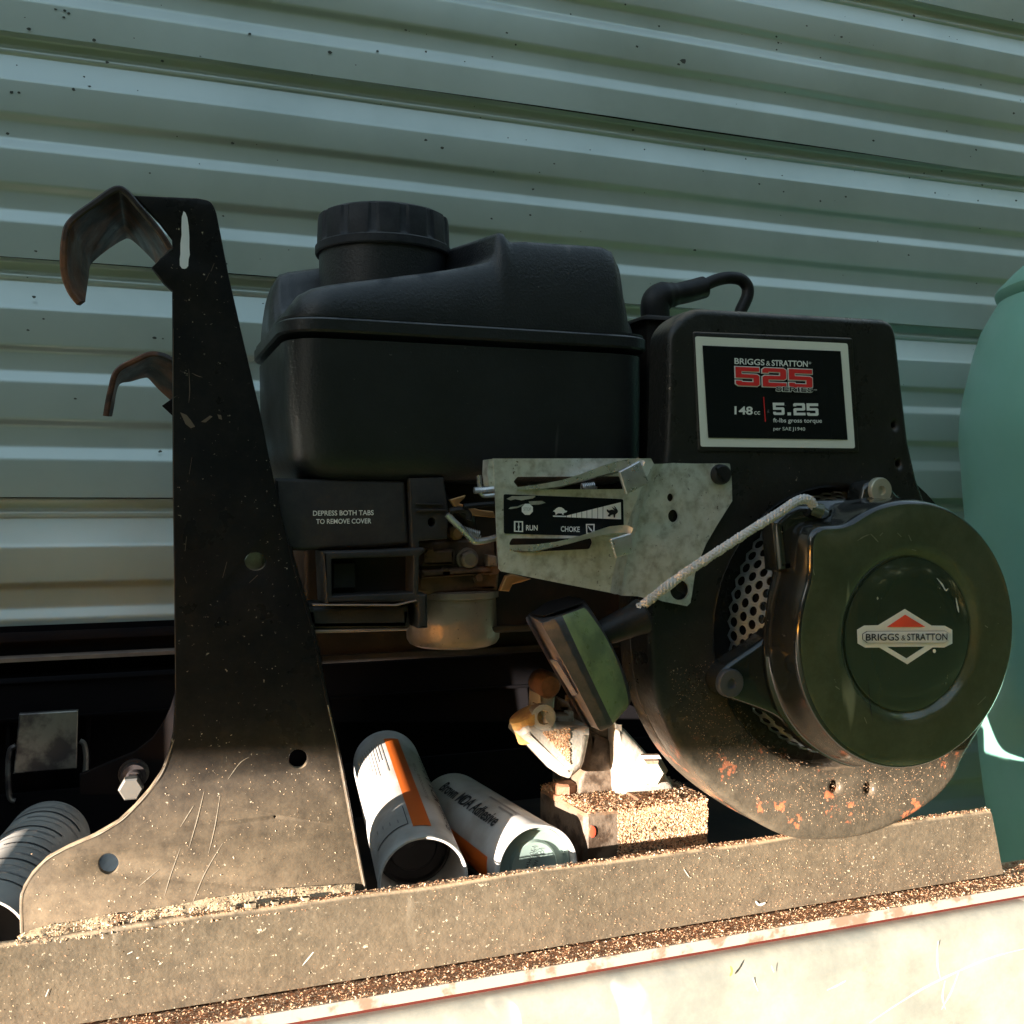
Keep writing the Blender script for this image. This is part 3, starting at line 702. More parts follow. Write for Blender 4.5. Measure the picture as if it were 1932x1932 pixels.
rp_ = cD5(crB + [(1040, 990), (1080, 1000), (1150, 1003), (1200, 1022), (1350, 1052), (1372, 1030), (1382, 975), (1400, 850), (1425, 770), (1470, 660), (1540, 540), (1637, 385), (1634, 260), (1622, 150), (1605, 146), (1400, 148), (1260, 144)])
P = plate(rp_, YRt, .0014, holes=[circ(*cD5([(1245, 363)])[0], 6.2, 7.8, 16), circ(*cD5([(1263, 480)])[0], 9.8, 12, 20), circ(*cD5([(1303, 950)])[0], 17.5, 19, 28)], r=0); ctl.add(P.v, P.f)
v, f = loft([[at(x, y, YL) for x, y in cD5([(120, 116), (136, 350), (146, 620)])], [at(x, y, YL+.012) for x, y in cD5([(92, 120), (98, 290), (122, 300)])]], closed=False); 
P = plate(rnd(cD5([(90, 122), (122, 118), (134, 292), (96, 292), (86, 210)]), 1.5), YL+.001, .01); ctl.add(P.v, P.f)
cp = ctl.build('control_plate', m_zinc, en)
c = at(*cD5([(1560, 217)])[0], YRt-.001)
v, f = lathe(c+Vector((0, .003, 0)), c+Vector((0, -.01, 0)), [(0, .0066), (.004, .0066), (.0062, .0062), (.007, .0052)], 28); scw = mk('screw', v, f, m_rubber, cp)
P = plate(cD5([(1525, 178), (1535, 168), (1598, 252), (1588, 262)]), YRt-.0056, .0005); P.build('screw_slot', m_black, scw)
# levers
def lever(name, pts, wid, tab, Yv):
    F_ = [at(x, y, Y) for x, y, Y in pts]
    top = [p+Vector((0, 0, 0)) for p in F_]
    v = []; n = len(F_)
    for i, p in enumerate(F_):
        d = (F_[min(i+1, n-1)]-F_[max(i-1, 0)]).normalized(); u_ = Vector((0, -1, 0)).cross(d).normalized(); h = wid[i]*.5
        v += [p+u_*h+Vector((0, -.0006, 0)), p+u_*h+Vector((0, .012, -.002)), p-u_*h+Vector((0, .012, -.002)), p-u_*h+Vector((0, -.0006, 0))]
    f = [(a*4+b, (a+1)*4+b, (a+1)*4+(b+1) % 4, a*4+(b+1) % 4) for a in range(n-1) for b in range(4)] + [(0, 1, 2, 3), (4*n-4, 4*n-1, 4*n-2, 4*n-3)]
    lv = mk(name, v, f, m_steel, cp, smooth=50)
    P = plate(rnd(tab, 2), Yv, .002, r=.0008); P.build('lever_tab', m_steel, lv)
def lp(pts, Ys): 
    q = cD5(pts); n = len(q); return [(x, y, Ys[0]+(Ys[1]-Ys[0])*i/(n-1)) for i, (x, y) in enumerate(q)]
lever('speed_lever', lp([(270, 306), (420, 293), (560, 270), (680, 235), (800, 195), (900, 168), (1040, 138), (1075, 150)], (.566, .546)), [.0015, .0028, .0035, .004, .005, .006, .005, .003], cD5([(922, 200), (1052, 130), (1112, 272), (968, 345)]), .545)
lever('choke_lever', lp([(225, 680), (385, 682), (520, 658), (640, 630), (760, 595), (860, 568), (960, 562), (1000, 572)], (.566, .547)), [.003, .004, .0028, .0028, .003, .0042, .005, .003], cD5([(866, 626), (998, 588), (1012, 716), (900, 745)]), .546)
# sticker
stk = decal([rnd(cS([(158, 125), (1672, 188), (1682, 660), (1120, 655), (160, 625)]), 3.5)], YL, m_label, 'sticker', cp, lift=.0005)
SL = .0010
def sdec(polys, mat, nm='sticker_print', lift=SL, holes=None): return decal([cS(p) for p in polys], YL, mat, nm, stk, lift=lift, thick=.0001, holes={k_: [cS(h) for h in v_] for k_, v_ in (holes or {}).items()})
sdec([circ(453, 318, 76, 76, 8, math.pi/8)], m_white)
textpx('STOP', cS([(403, 335)])[0], cS([(498, 335)])[0], 6.0, YL, M('grey_print', (.3, .3, .3), .5), 'sticker_print', stk, lift=SL+.0004, norm=True)
sdec([[(778, 342), (800, 325), (820, 305), (850, 290), (885, 293), (915, 312), (930, 332), (958, 338), (952, 352), (925, 362), (910, 370), (913, 387), (900, 385), (890, 368), (840, 368), (822, 384), (808, 384), (810, 365), (800, 350)],
      [(778, 396), (945, 400), (945, 416), (780, 412)]], m_white)
top = lambda x: 398 - (x-948)*(398-228)/(1636-948)
bot = lambda x: 418 + (x-948)*(444-418)/(1636-948)
xs_ = [950, 1010, 1078, 1143, 1208, 1273, 1345, 1411]
sdec([[(a+3, top(a+3)), (b-4, top(b-4)), (b-4, bot(b)), (a+3, bot(a))] for a, b in zip(xs_, xs_[1:])] + [[(1416, top(1416)), (1636, 228), (1640, 444), (1414, 436)]], m_white)
sdec([[(1598, 338), (1585, 316), (1566, 290), (1545, 272), (1556, 300), (1568, 318), (1545, 300), (1518, 285), (1534, 308), (1554, 330), (1520, 322), (1482, 332), (1470, 322), (1457, 316), (1455, 332), (1462, 350), (1488, 370), (1468, 396), (1472, 408), (1500, 410), (1500, 398), (1522, 384), (1542, 384), (1542, 420), (1558, 424), (1564, 384), (1592, 360)]], m_black, lift=SL+.0004)
sdec([[(284, 466), (399, 468), (400, 606), (284, 602)]], m_white, holes={0: [[(302, 482), (384, 484), (384, 592), (302, 588)]]})
sdec([[(1195, 503), (1305, 503), (1303, 633), (1200, 629)]], m_white, holes={0: [[(1210, 518), (1290, 518), (1288, 618), (1213, 614)]]})
sdec([[(338, 480), (348, 480), (350, 520), (358, 540), (350, 560), (348, 592), (338, 590), (337, 560), (330, 540), (338, 520)]], m_white)
sdec([[(1217, 524), (1232, 535), (1252, 555), (1268, 570), (1282, 605), (1270, 600), (1248, 582), (1235, 562)]], m_white)
textpx('RUN', cS([(437, 583)])[0], cS([(583, 585)])[0], 10.2, YL, m_white, 'sticker_print', stk, lift=SL, bold=.02)
textpx('CHOKE', cS([(877, 597)])[0], cS([(1117, 604)])[0], 10.2, YL, m_white, 'sticker_print', stk, lift=SL, bold=.02)
sdec([[(190, 185), (260, 150), (330, 152), (550, 145), (555, 160), (520, 180), (430, 195), (380, 205), (300, 190), (240, 205)], [(470, 218), (640, 210), (685, 235), (600, 258), (500, 262), (480, 240)], [(215, 310), (240, 290), (330, 280), (390, 255), (420, 250), (380, 280), (330, 300), (240, 314)]], M('torn_paper', (.33, .33, .27), .6, col2=(.2, .2, .17), nscale=90))

# blower housing
YHo = .578; ZR0 = -.02
KT = .115
def hpx(px_, py_):
    return (px_, py_)
hout_up = [(1263, 650), (1266, 622), (1284, 598), (1312, 582), (1325, 581), (1668, 601), (1685, 608), (1694, 630), (1705, 730), (1717, 832), (1733, 905), (1752, 957)]
hout_lo = [(1800, 985), (1870, 1050), (1905, 1170), (1898, 1270), (1868, 1350), (1822.5, 1426), (1803, 1469), (1764, 1512), (1698, 1554), (1628, 1579.7), (1551, 1587.4), (1492.6, 1581.6), (1434, 1554.4), (1356.7, 1500), (1298.5, 1438), (1255.8, 1360), (1233, 1290), (1225, 1166), (1228, 1060), (1244, 960), (1258, 850), (1262, 740)]
# world outline, upper part on a plane leaning back
def hw(p, up_=False):
    return at(p[0], p[1], YHo)
UPZ = -.0
pts = [hw(p) for p in hout_up+hout_lo]
poly = [(p.x, p.z) for p in pts]
pl1 = rnd(poly[:len(hout_up)], [0, .008, .006, 0, 0, 0, .008, .006, 0, 0, 0, 0], 3)[0:]; pl2 = cat(poly[len(hout_up)-1:], 4, False)
poly = pl1 + pl2[1:]
CX, CZr = .4680, CZ-.0884
hole = [(CX-.020+.0957*math.cos(2*math.pi*i/48), CZr+.0957*math.sin(2*math.pi*i/48)) for i in range(48)]
hole = dedupe(hole, 1e-4)
small = [[(q.x, q.z) for q in (at(x, y, YHo) for x, y in circ(cx_, cy_, a_, b_, 14))] for cx_, cy_, a_, b_ in ((1577, 1484.6, 8.5, 10.5), (1641, 1487.7, 7.8, 10), (1689, 802, 4, 6), (1697, 875, 4, 6))]
P = plate(poly, YHo, .027, holes=[hole]+small, r=.0048, hr=.0035, seg=5, px=False)
hsg = P.build('blower_housing', [m_hous], en, smooth=50)
# lower band of the shroud: worn, rusty
low = [(p.x, p.z) for p in [hw(q_) for q_ in hout_lo[4:]]]
zcut = at(1225, 905, YHo).z
P = plate([p for p in poly if p[1] < zcut], .6055, .016, r=.001, px=False, holes=[[(CX+.075*math.cos(2*math.pi*i/32), CZr+.075*math.sin(2*math.pi*i/32)) for i in range(32)]]+[[(x+.003, z-.0005) for x, z in h_] for h_ in small[:2]]); P.build('back_plate', m_hous, hsg, smooth=50)
# recess floor ring
v, f = lathe(Vector((CX, .5996, CZr)), Vector((CX, 1, CZr)), [(0, .075), (0.0002, .118), (.003, .118)], 64, cap0=False, cap1=False); mk('recess_floor', v, f, m_hous, hsg)
# raised label pad
P = plate(rnd(cC([(385, 440), (1130, 470), (1160, 1005), (410, 1000)]), 6), YHo, .004, r=.0014, push=-.0014); P.build('label_pad', m_hous, hsg)
LK = YHo-.0014
lab = decal([rnd(cC([(398, 463), (1108, 496), (1143, 985), (424, 977)]), 4.5)], LK, m_border, 'name_label', hsg, lift=.0004)
decal([cC([(430, 506), (1073, 533), (1106, 945), (457, 936)])], LK, m_label, 'label_field', lab, lift=.0009, thick=.0001)
TL_ = .0014
textpx('BRIGGS', cC([(577, 592)])[0], cC([(717, 599)])[0], 11.3, LK, m_white, 'label_print', lab, lift=TL_, bold=.018)
textpx('&', cC([(724, 600)])[0], cC([(744, 601)])[0], 9.5, LK, m_white, 'label_print', lab, lift=TL_)
textpx('STRATTON', cC([(750, 601)])[0], cC([(918, 606)])[0], 11.3, LK, m_white, 'label_print', lab, lift=TL_, bold=.018, spacing=.95)
textpx('®', cC([(922, 594)])[0], cC([(934, 594)])[0], 4.5, LK, m_white, 'label_print', lab, lift=TL_, norm=True)
G5 = [(0, 1), (1, 1), (1, .78), (.25, .78), (.25, .62), (.9, .62), (1, .54), (1, .09), (.9, 0), (.1, 0), (0, .09), (0, .26), (.25, .26), (.25, .2), (.75, .2), (.75, .42), (0, .42)]
G2 = [(0, .74), (0, .91), (.1, 1), (.9, 1), (1, .91), (1, .47), (.9, .39), (.25, .39), (.25, .22), (1, .22), (1, 0), (0, 0), (0, .51), (.1, .59), (.75, .59), (.75, .8), (.25, .8), (.25, .74)]
def glyph(g, x0, x1, yt, yb, sl=.04, grow=0.0):
    p = [(x0+(x1-x0)*a + (1-b)*3, yb+(yt-yb)*b + sl*(x0+(x1-x0)*a-x0)) for a, b in g]
    if grow:
        fl = area(p) < 0
        q = p[::-1] if fl else p
        q = offs(q, -grow); p = q
    return p
gl = [(G5, 580, 690), (G2, 705, 815), (G5, 828, 936)]
decal([cC(glyph(g, a, b, 606+.04*(a-580), 692+.04*(a-580), grow=4.5)) for g, a, b in gl], LK, m_white, 'label_print', lab, lift=TL_, thick=.0001)
decal([cC(glyph(g, a, b, 606+.04*(a-580), 692+.04*(a-580))) for g, a, b in gl], LK, m_red, 'label_print', lab, lift=TL_+.0004, thick=.0001)
textpx('SERIES', cC([(766, 720)])[0], cC([(940, 726)])[0], 9.5, LK, m_white, 'label_print', lab, lift=TL_+.0005, bold=.05)
textpx('SERIES', cC([(768, 719)])[0], cC([(938, 725)])[0], 8.8, LK, m_label, 'label_print', lab, lift=TL_+.0008, bold=.0)
textpx('TM', cC([(944, 716)])[0], cC([(960, 717)])[0], 2.4, LK, m_white, 'label_print', lab, lift=TL_)
textpx('148', cC([(577, 826)])[0], cC([(662, 828)])[0], 15.2, LK, m_white, 'label_print', lab, lift=TL_, bold=.025)
textpx('cc', cC([(668, 828)])[0], cC([(696, 828)])[0], 9.5, LK, m_white, 'label_print', lab, lift=TL_, bold=.01)
decal([cC([(711, 746), (715, 746), (723, 862), (719, 862)])], LK, m_red, 'label_print', lab, lift=TL_, thick=.0001)
decal([cC(glyph(G5, 755, 808, 773, 830, .0)), cC([(824, 818), (840, 818), (840, 832), (824, 832)]), cC(glyph(G2, 850, 905, 775, 832, .0)), cC(glyph(G5, 912, 966, 776, 834, .0))], LK, m_white, 'label_print', lab, lift=TL_, thick=.0001)
textpx('ft-lbs gross torque', cC([(757, 864)])[0], cC([(984, 866)])[0], 8.2, LK, m_white, 'label_print', lab, lift=TL_, bold=.012)
textpx('per SAE J1940', cC([(758, 901)])[0], cC([(906, 903)])[0], 6.6, LK, m_white, 'label_print', lab, lift=TL_, bold=.008)
# spark plug boot and lead behind the housing
YB = .66
c = [at(x, y, YB) for x, y in cat(cC([(214, 420), (213, 370), (212, 325), (222, 292), (255, 276), (300, 268), (360, 256), (440, 234)]), 5, False)]
rad = [(.0098 if i < 20 else .0098-.0028*min((i-20)/6, 1)) for i in range(len(c))]; 
v, f = sweep(c, [r_*1.08 if i < 24 else r_*1.15 for i, r_ in enumerate(rad)], 18); mk('spark_plug_boot', v, f, m_rubber, en)
c = [at(x, y, YB) for x, y in cat(cC([(425, 238), (470, 212), (520, 195), (570, 190), (615, 200), (642, 232), (643, 272), (628, 310), (612, 345), (600, 400)]), 6, False)]
v, f = sweep(c, .0046, 16); mk('ignition_lead', v, f, m_rubber, en)
P = plate(rnd(cC([(195, 385), (280, 372), (300, 440), (200, 450)]), 3), .64, .03, r=.002); P.build('lead_clip', m_plastic, en)

# recoil starter
def polar(poly, cx, cz, n=144):
    out = []
    for i in range(n):
        a = 2*math.pi*i/n; dx, dz = math.cos(a), math.sin(a); best = 0
        for j in range(len(poly)):
            (x1, z1), (x2, z2) = poly[j-1], poly[j]
            x1 -= cx; x2 -= cx; z1 -= cz; z2 -= cz
            ex, ez = x2-x1, z2-z1; den = dx*ez-dz*ex
            if abs(den) < 1e-12: continue
            t = (x1*ez-z1*ex)/den; s = (x1*dz-z1*dx)/den
            if t > 0 and -1e-6 <= s <= 1+1e-6: best = max(best, t)
        out.append(best)
    return out
def sm(a, k):
    for _ in range(k): a = [(a[i-1]+2*a[i]+a[(i+1) % len(a)])/4 for i in range(len(a))]
    return a
YF = .530
fo = [(1527.5, 1000), (1532, 985), (1575, 980), (1609, 972), (1640, 962), (1667, 952.7), (1745, 958.6), (1803, 987.7), (1861, 1038), (1896, 1088.6), (1913.8, 1166), (1912, 1244), (1881, 1341), (1822.5, 1414.7), (1745, 1446), (1667, 1438), (1609, 1407), (1547, 1329), (1519, 1263), (1508, 1200), (1514, 1135), (1522, 1070)]
xL_ = .4666-at(1523, 1070, YF).x; zT_ = at(1532, 990, YF).z-CZr
def rf_(a):
    c_, s_ = math.cos(a), math.sin(a); r = .0880
    if c_ < 0 and s_ > 0: r = max(r, min(xL_/max(-c_, .01), zT_/max(s_, .01)))
    return r
RF = sm([rf_(2*math.pi*i/144) for i in range(144)], 3)
bo = cD6([(722, 232), (760, 195), (860, 140), (1100, 140), (1250, 138), (1450, 150), (1620, 235), (1770, 370), (1855, 500), (1895, 700), (1890, 900), (1810, 1160), (1700, 1310), (1560, 1400), (1400, 1450), (1200, 1450), (1000, 1385), (850, 1285), (740, 1150), (690, 980), (680, 800), (700, 600), (738, 440), (742, 320)])
RB = sm(polar([(q.x, q.z) for q in (at(x, y, .560) for x, y in bo)], CX, CZr), 2)
RB = [max(b, a*1.0) if 88 < i*2.5 < 262 else a*1.004 for i, (a, b) in enumerate(zip(RF, RB))]; RB = sm(RB, 5)
N_ = len(RF); R0 = .0863; gr = R0*156/248
rings = []
def ring(kf, kb, Y, blend=1.0, rad=None):
    out = []
    for i in range(N_):
        a = 2*math.pi*i/N_; r = RF[i]*kf + RB[i]*kb
        if rad is not None: r = r*blend + rad*(1-blend)
        out.append((CX+r*math.cos(a), Y, CZr+r*math.sin(a)))
    return out
rings += [ring(0, .97, .5625), ring(0, 1.012, .5620), ring(0, 1.012, .5600), ring(.08, .92, .5590), ring(.5, .5, .5540), ring(.85, .155, .5480), ring(.96, .04, .5400), ring(.985, .005, .5350)]
for t in range(1, 6):
    a = math.pi/2*t/5; rings.append(ring(.99-.045*(1-math.cos(a)), 0, .5350-.0048*math.sin(a)))
rings += [ring(.92, 0, YF-.0001), ring(.80, 0, YF-.0006, .7, gr*1.25), ring(.7, 0, YF-.0008, 0, gr*1.09), ring(.7, 0, YF-.0006, 0, gr*1.03)]
rings += [ring(.7, 0, YF+.0004, 0, gr*1.0), ring(.7, 0, YF+.0022, 0, gr*.96), ring(.7, 0, YF+.0034, 0, gr*.935), ring(.7, 0, YF+.0036, 0, gr*.9), ring(.7, 0, YF+.0036, 0, .002)]
v, f = loft(rings, cap0=False)
m_rblack = M('recoil_black', (.012, .013, .012), .16, 0, speck=((.3, .27, .2), 200, .2, .1), dust=((.10, .09, .07), .12, 40), bump=(.12, 90), rvar=.07, coat=.7)
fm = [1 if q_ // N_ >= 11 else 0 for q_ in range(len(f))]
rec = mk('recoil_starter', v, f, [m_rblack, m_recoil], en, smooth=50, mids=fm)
# badge disc
v, f = lathe(Vector((CX, YF+.0030, CZr)), Vector((CX, 0, CZr)), [(0, gr*.925), (.0006, gr*.92), (.0010, gr*.90), (.0014, gr*.6), (.0015, .001)], 96); bdg = mk('badge', v, f, m_sticker, rec)
YBG = YF+.0014
decal([cLG([(1070, 90), (1450, 325), (1640, 328), (1745, 385), (1745, 580), (1630, 638), (1465, 636), (1105, 876), (708, 638), (505, 640), (397, 578), (390, 385), (490, 325), (690, 320)])], YBG, m_border, 'badge_emblem', bdg, lift=.0003, holes={0: [cLG([(815, 628), (1355, 625), (1095, 795)])]})
EM = bpy.data.objects['badge_emblem'] 
decal([cLG([(1065, 168), (1352, 342), (800, 345)])], YBG, m_red2, 'emblem_print', bdg, lift=.0009, thick=.0001)
decal([cLG([(520, 402), (1630, 397), (1685, 432), (1685, 535), (1620, 572), (520, 572), (455, 520), (455, 440)])], YBG, m_ink, 'emblem_print', bdg, lift=.0008, thick=.0001)
decal([cLG([(525, 407), (1626, 402), (1679, 436), (1679, 530), (1616, 567), (524, 567), (461, 518), (461, 443)])], YBG, m_white, 'emblem_print', bdg, lift=.0012, thick=.0001)
for t_, a_, b_, h_ in (('BRIGGS', (490, 533), (962, 532), 13.2), ('&', (995, 533), (1055, 533), 10.5), ('STRATTON', (1078, 531), (1652, 528), 13.2)):
    textpx(t_, cLG([a_])[0], cLG([b_])[0], h_, YBG, m_black, 'emblem_print', bdg, lift=.0018, bold=.012 if t_ != '&' else 0)
decal([cLG(circ(1482, 687, 22, 28, 16))], YBG, m_border, 'emblem_print', bdg, lift=.0008, thick=.0001)
# lugs with screws
def lug(pts, cpx, rw, mat_w, Yl):
    P = plate(cat(cD6(pts), 4), Yl, .016, r=.004, seg=4); lg = P.build('mounting_lug', m_rblack, rec, smooth=50)
    c = at(*cD6([cpx])[0], Yl-.0005)
    v, f = lathe(c+Vector((0, .002, 0)), c+Vector((0, -.01, 0)), [(0, rw), (.0035, rw), (.0045, rw*.93), (.0047, rw*.45), (.0047, rw*.36), (.0025, rw*.32), (.0022, rw*.02)], 32); mk('screw', v, f, mat_w, lg)
lug([(760, 560), (700, 760), (655, 815), (560, 880), (480, 940), (446, 990), (448, 1040), (480, 1085), (540, 1105), (640, 1140), (740, 1185), (830, 1260), (980, 1360), (1000, 1100), (880, 800)], (502, 1015), .0092, M('grey_screw', (.10, .10, .11), .4, .4), .563)
lug([(1150, 170), (1152, 90), (1170, 45), (1210, 28), (1250, 28), (1290, 60), (1330, 105), (1400, 140), (1460, 175), (1400, 260), (1250, 260)], (1229, 80), .0088, M('pale_screw', (.55, .52, .40), .3, .5), .562)
# rope outlet lobe
P = plate(rnd(cD6([(725, 232), (780, 180), (850, 150), (905, 150), (985, 160), (1020, 200), (900, 262), (890, 380), (870, 470), (745, 475)]), 4), .548, .016, r=.005, seg=4); P.build('rope_outlet', m_rblack, rec, smooth=50)
c0 = at(*cD6([(900, 172)])[0], .546); c1 = at(*cD6([(965, 190)])[0], .545)
v, f = sweep([c0, c0.lerp(c1, .5)+Vector((0, -.002, 0)), c1], [.004, .005, .003], 12); mk('rope_eyelet', v, f, m_recoil, rec)
# perforated screen: cylinder wall behind the starter
RS = .0805; yS0, yS1 = .5625, .5985
mb = MB(); ph = .0082; cols = int(2*math.pi*RS/ph); rows = 5
for rI in range(rows):
    for cI in range(cols):
        ac = 2*math.pi*(cI+(rI % 2)*.5)/cols; yc_ = yS0+.004+rI*ph*.866
        # hexagon outside, circle inside
        vo_ = []; 
        def P3(a, y, rr=0.0):
            rad_ = RS + .35*(y-yS0); return (CX+(rad_+rr)*math.cos(a), y, CZr+(rad_+rr)*math.sin(a))
        hexr = ph/math.sqrt(3)
        for s in range(12):
            th = 2*math.pi*s/12 + math.pi/6*0
            # point on hexagon (pointy along y)
            aa = (th+math.pi/6) % (math.pi/3) - math.pi/6
            rh = (ph/2)/math.cos(aa)
            vo_.append(P3(ac+rh*math.cos(th)/RS, yc_+rh*math.sin(th)))
        vi_ = [P3(ac+ph*.375*math.cos(2*math.pi*s/12)/RS, yc_+ph*.375*math.sin(2*math.pi*s/12)) for s in range(12)]
        vb_ = [P3(ac+ph*.375*math.cos(2*math.pi*s/12)/RS, yc_+ph*.375*math.sin(2*math.pi*s/12), -.0009) for s in range(12)]
        mb.add(vo_+vi_+vb_, [(s, (s+1) % 12, 12+(s+1) % 12, 12+s) for s in range(12)]+[(12+s, 12+(s+1) % 12, 24+(s+1) % 12, 24+s) for s in range(12)])
mk('cooling_screen', mb.v, mb.f, m_screen, en, smooth=30, fix=True)
v, f = lathe(Vector((CX, .563, CZr)), Vector((CX, 1, CZr)), [(0, .074), (.04, .074)], 64, cap0=False, cap1=True); mk('flywheel', v, f, m_dark, en)

# rope: braided cord
rp = [(1536, 956, .545), (1527, 944, .543), (1514, 942, .542), (1498, 948, .541), (1470, 967, .541), (1420, 998, .542), (1340, 1050, .545), (1280, 1090, .549), (1219, 1137, .556), (1205, 1148, .558)]
C_ = [at(*p) for p in cat(rp, 22, False)]
mb = MB(); L_ = 0; acc = [0]
for a, b in zip(C_, C_[1:]): acc.append(acc[-1]+(b-a).length)
RR = .0026
mb.add(*sweep(C_, RR*.8, 8))
fr_ = []; up_ = Vector((0, -1, 0))
for i, p in enumerate(C_):
    d = (C_[min(i+1, len(C_)-1)]-C_[max(i-1, 0)]).normalized(); x = d.cross(up_).normalized(); up_ = x.cross(d).normalized(); fr_.append((x, up_))
for s in range(8):
    sg = 1 if s % 2 else -1; c = []
    for i, p in enumerate(C_):
        th = sg*(acc[i]/.0105*2*math.pi) + 2*math.pi*(s//2)/4 + (math.pi/4 if sg > 0 else 0)
        rad_ = RR*(.80+.16*math.sin(4*th*sg+acc[i]/.0105*2*math.pi*4*sg))
        x, u_ = fr_[i]; c.append(p+x*math.cos(th)*rad_+u_*math.sin(th)*rad_)
    mb.add(*sweep(c, RR*.36, 6, flat=1))
mb.build('pull_cord', m_rope, en, smooth=80)
# pull handle: long rubber block seen from the side
top_ = [(320, 1125, .566), (345, 1112, .574), (425, 1160, .549), (515, 1128, .544), (560, 1112, .545), (700, 1060, .556), (745, 1080, .562), (700, 1010, .580), (610, 985, .590), (470, 1022, .592), (345, 1098, .580)]
bot_ = [(715, 1830, .562), (735, 1825, .568), (800, 1856, .549), (862, 1830, .546), (885, 1805, .547), (985, 1690, .556), (1000, 1665, .560), (1000, 1630, .578), (960, 1620, .586), (820, 1700, .586), (720, 1790, .576)]
mid_ = [(520, 1490, .562), (540, 1480, .570), (625, 1520, .545), (690, 1490, .540), (725, 1470, .541), (890, 1360, .552), (918, 1390, .558), (880, 1330, .578), (810, 1310, .588), (660, 1380, .588), (540, 1460, .576)]
hi_ = [(1013-505, 0, 0)]
def H3(l): return [at(*(cD5([(x, y)])[0]), Y) for x, y, Y in l]
T_, Mi, Bo = H3(top_), H3(mid_), H3(bot_)
loops = []
for t in [0, .03, .12, .25, .375, .5, .62, .75, .86, .94, .98, 1]:
    q = []
    for a, m_, b in zip(T_, Mi, Bo): q.append(a*(1-t)*(1-2*t)+m_*4*t*(1-t)+b*t*(2*t-1))
    c = sum(q, Vector())/len(q); s = 1
    if t == 0: s = .97
    if t == 1: s = .90
    if t == .98: s = .96
    q = [c+(p-c)*s for p in q]; loops.append(q)
v, f = loft(loops)
fm = []
nL = len(T_)
for i in range(len(loops)-1):
    for j in range(nL):
        fm.append(2 if j in (0, 1) else (1 if j == 4 else 0))
fm += [0, 0]
hd = mk('pull_handle', v, f, [m_handle, m_hgreen, m_hpink], en, smooth=40, mids=fm)
b = hd.modifiers.new('bevel', 'BEVEL'); b.width = .0012; b.segments = 2; b.limit_method = 'ANGLE'; b.angle_limit = R(35)
P0 = [at(*(cD5([(x, y)])[0]), .5485) for x, y in []]
# flat black piece painting the dark of the hollow at the handle top
P = MB(); a_ = [at(*cD5([(x, y)])[0], Y) for x, y, Y in ((362, 1112, .5705), (440, 1128, .556), (510, 1108, .550), (690, 1045, .560), (690, 1020, .574), (610, 1000, .583), (475, 1035, .585))]
up3 = (T_[3]-Bo[3]).normalized()
v, f = loft([[p+up3*.0012 for p in a_], [p+up3*.0016 for p in a_]]); mk('handle_hollow_dark', v, f, m_black, hd)
a_ = [at(*cD5([(x, y)])[0], Y) for x, y, Y in ((480, 1390, .5535), (528, 1400, .5475), (655, 1610, .5475), (625, 1620, .5525))]
v, f = loft([[p+Vector((-.0004, -.0006, 0)) for p in a_], [p+Vector((.001, .002, 0)) for p in a_]]); mk('handle_inset', v, f, m_hpink, hd)
a, b2 = at(*cD5([(790, 1235)])[0], .566), at(*cD5([(1085, 1108)])[0], .562)
L0 = (b2-a).length
v, f = lathe(a, b2, [(0, .0075), (L0*.35, .0088), (L0*.75, .0100), (L0*.95, .0112), (L0, .0100), (L0, .004), (L0*.7, .003)], 28); mk('cord_socket', v, f, m_rubber, en)

# crankcase casting, oil filler
YK = .66
P = plate(rnd(cK5([(1150, 430), (1440, 560), (1470, 1120), (1480, 1180), (1000, 1180), (1010, 1000), (1090, 850), (1120, 640)]), 2), .676, .05, r=.003); P.build('crankcase_column', m_alud, en)
P = plate(rnd(cK5([(1435, 330), (1560, 420), (1760, 640), (2000, 900), (2250, 1300), (1700, 1330), (1475, 1200), (1460, 1110), (1432, 560)]), 3), .664, .06, r=.004); P.build('crankcase', m_alu, en)
P = plate(rnd(cK5([(1150, 150), (1440, 150), (1440, 575), (1150, 490)]), 2), .678, .05, r=.003); P.build('crankcase_wall', m_alud, en)
# filler wedge
P = plate(rnd(cK5([(352, 480), (380, 380), (430, 330), (610, 340), (640, 170), (700, 200), (760, 340), (900, 368), (1150, 370), (1150, 480), (1090, 780), (1060, 860), (920, 985), (820, 950)]), [10/3]*14), .655, .028, r=.006, seg=4); fl = P.build('oil_filler', m_alu, en)
a = at(*cK5([(470, 400)])[0], .668); b2 = at(*cK5([(375, 215)])[0], .668); L0 = (b2-a).length
v, f = lathe(a, b2, [(-.004, .013), (L0*.3, .012), (L0*.45, .0105), (L0*.5, .012), (L0*.95, .0118), (L0, .0100)], 24); mk('dipstick_cap', v, f, M('yellowed_cap', (.72, .42, .14), .45, col2=(.4, .17, .06), nscale=60, bump=(.3, 200)), fl)
a = at(*cK5([(620, 290)])[0], .656)
v, f = lathe(a+Vector((0, .012, 0)), a+Vector((-.002, -.01, .003)), [(0, .009), (.012, .0088), (.0125, .005), (.008, .004)], 20); mk('filler_boss', v, f, m_alu, fl)
P = plate(rnd(cK5([(740, 245), (890, 235), (880, 195), (950, 200), (955, 370), (740, 365)]), 1.5), .672, .02, r=.002); P.build('cast_boss', m_alu, en)
P = plate(rnd(cK5([(550, -20), (740, 30), (735, 170), (545, 220)]), 3), .676, .02, r=.003); P.build('cast_boss', m_alu, en)
P = plate(rnd(cK5([(760, 40), (900, 90), (940, 200), (750, 190)]), 3), .678, .02, r=.003); P.build('cast_boss', m_carb, en)
a = at(*cD5([(485, 1560)])[0], .672)
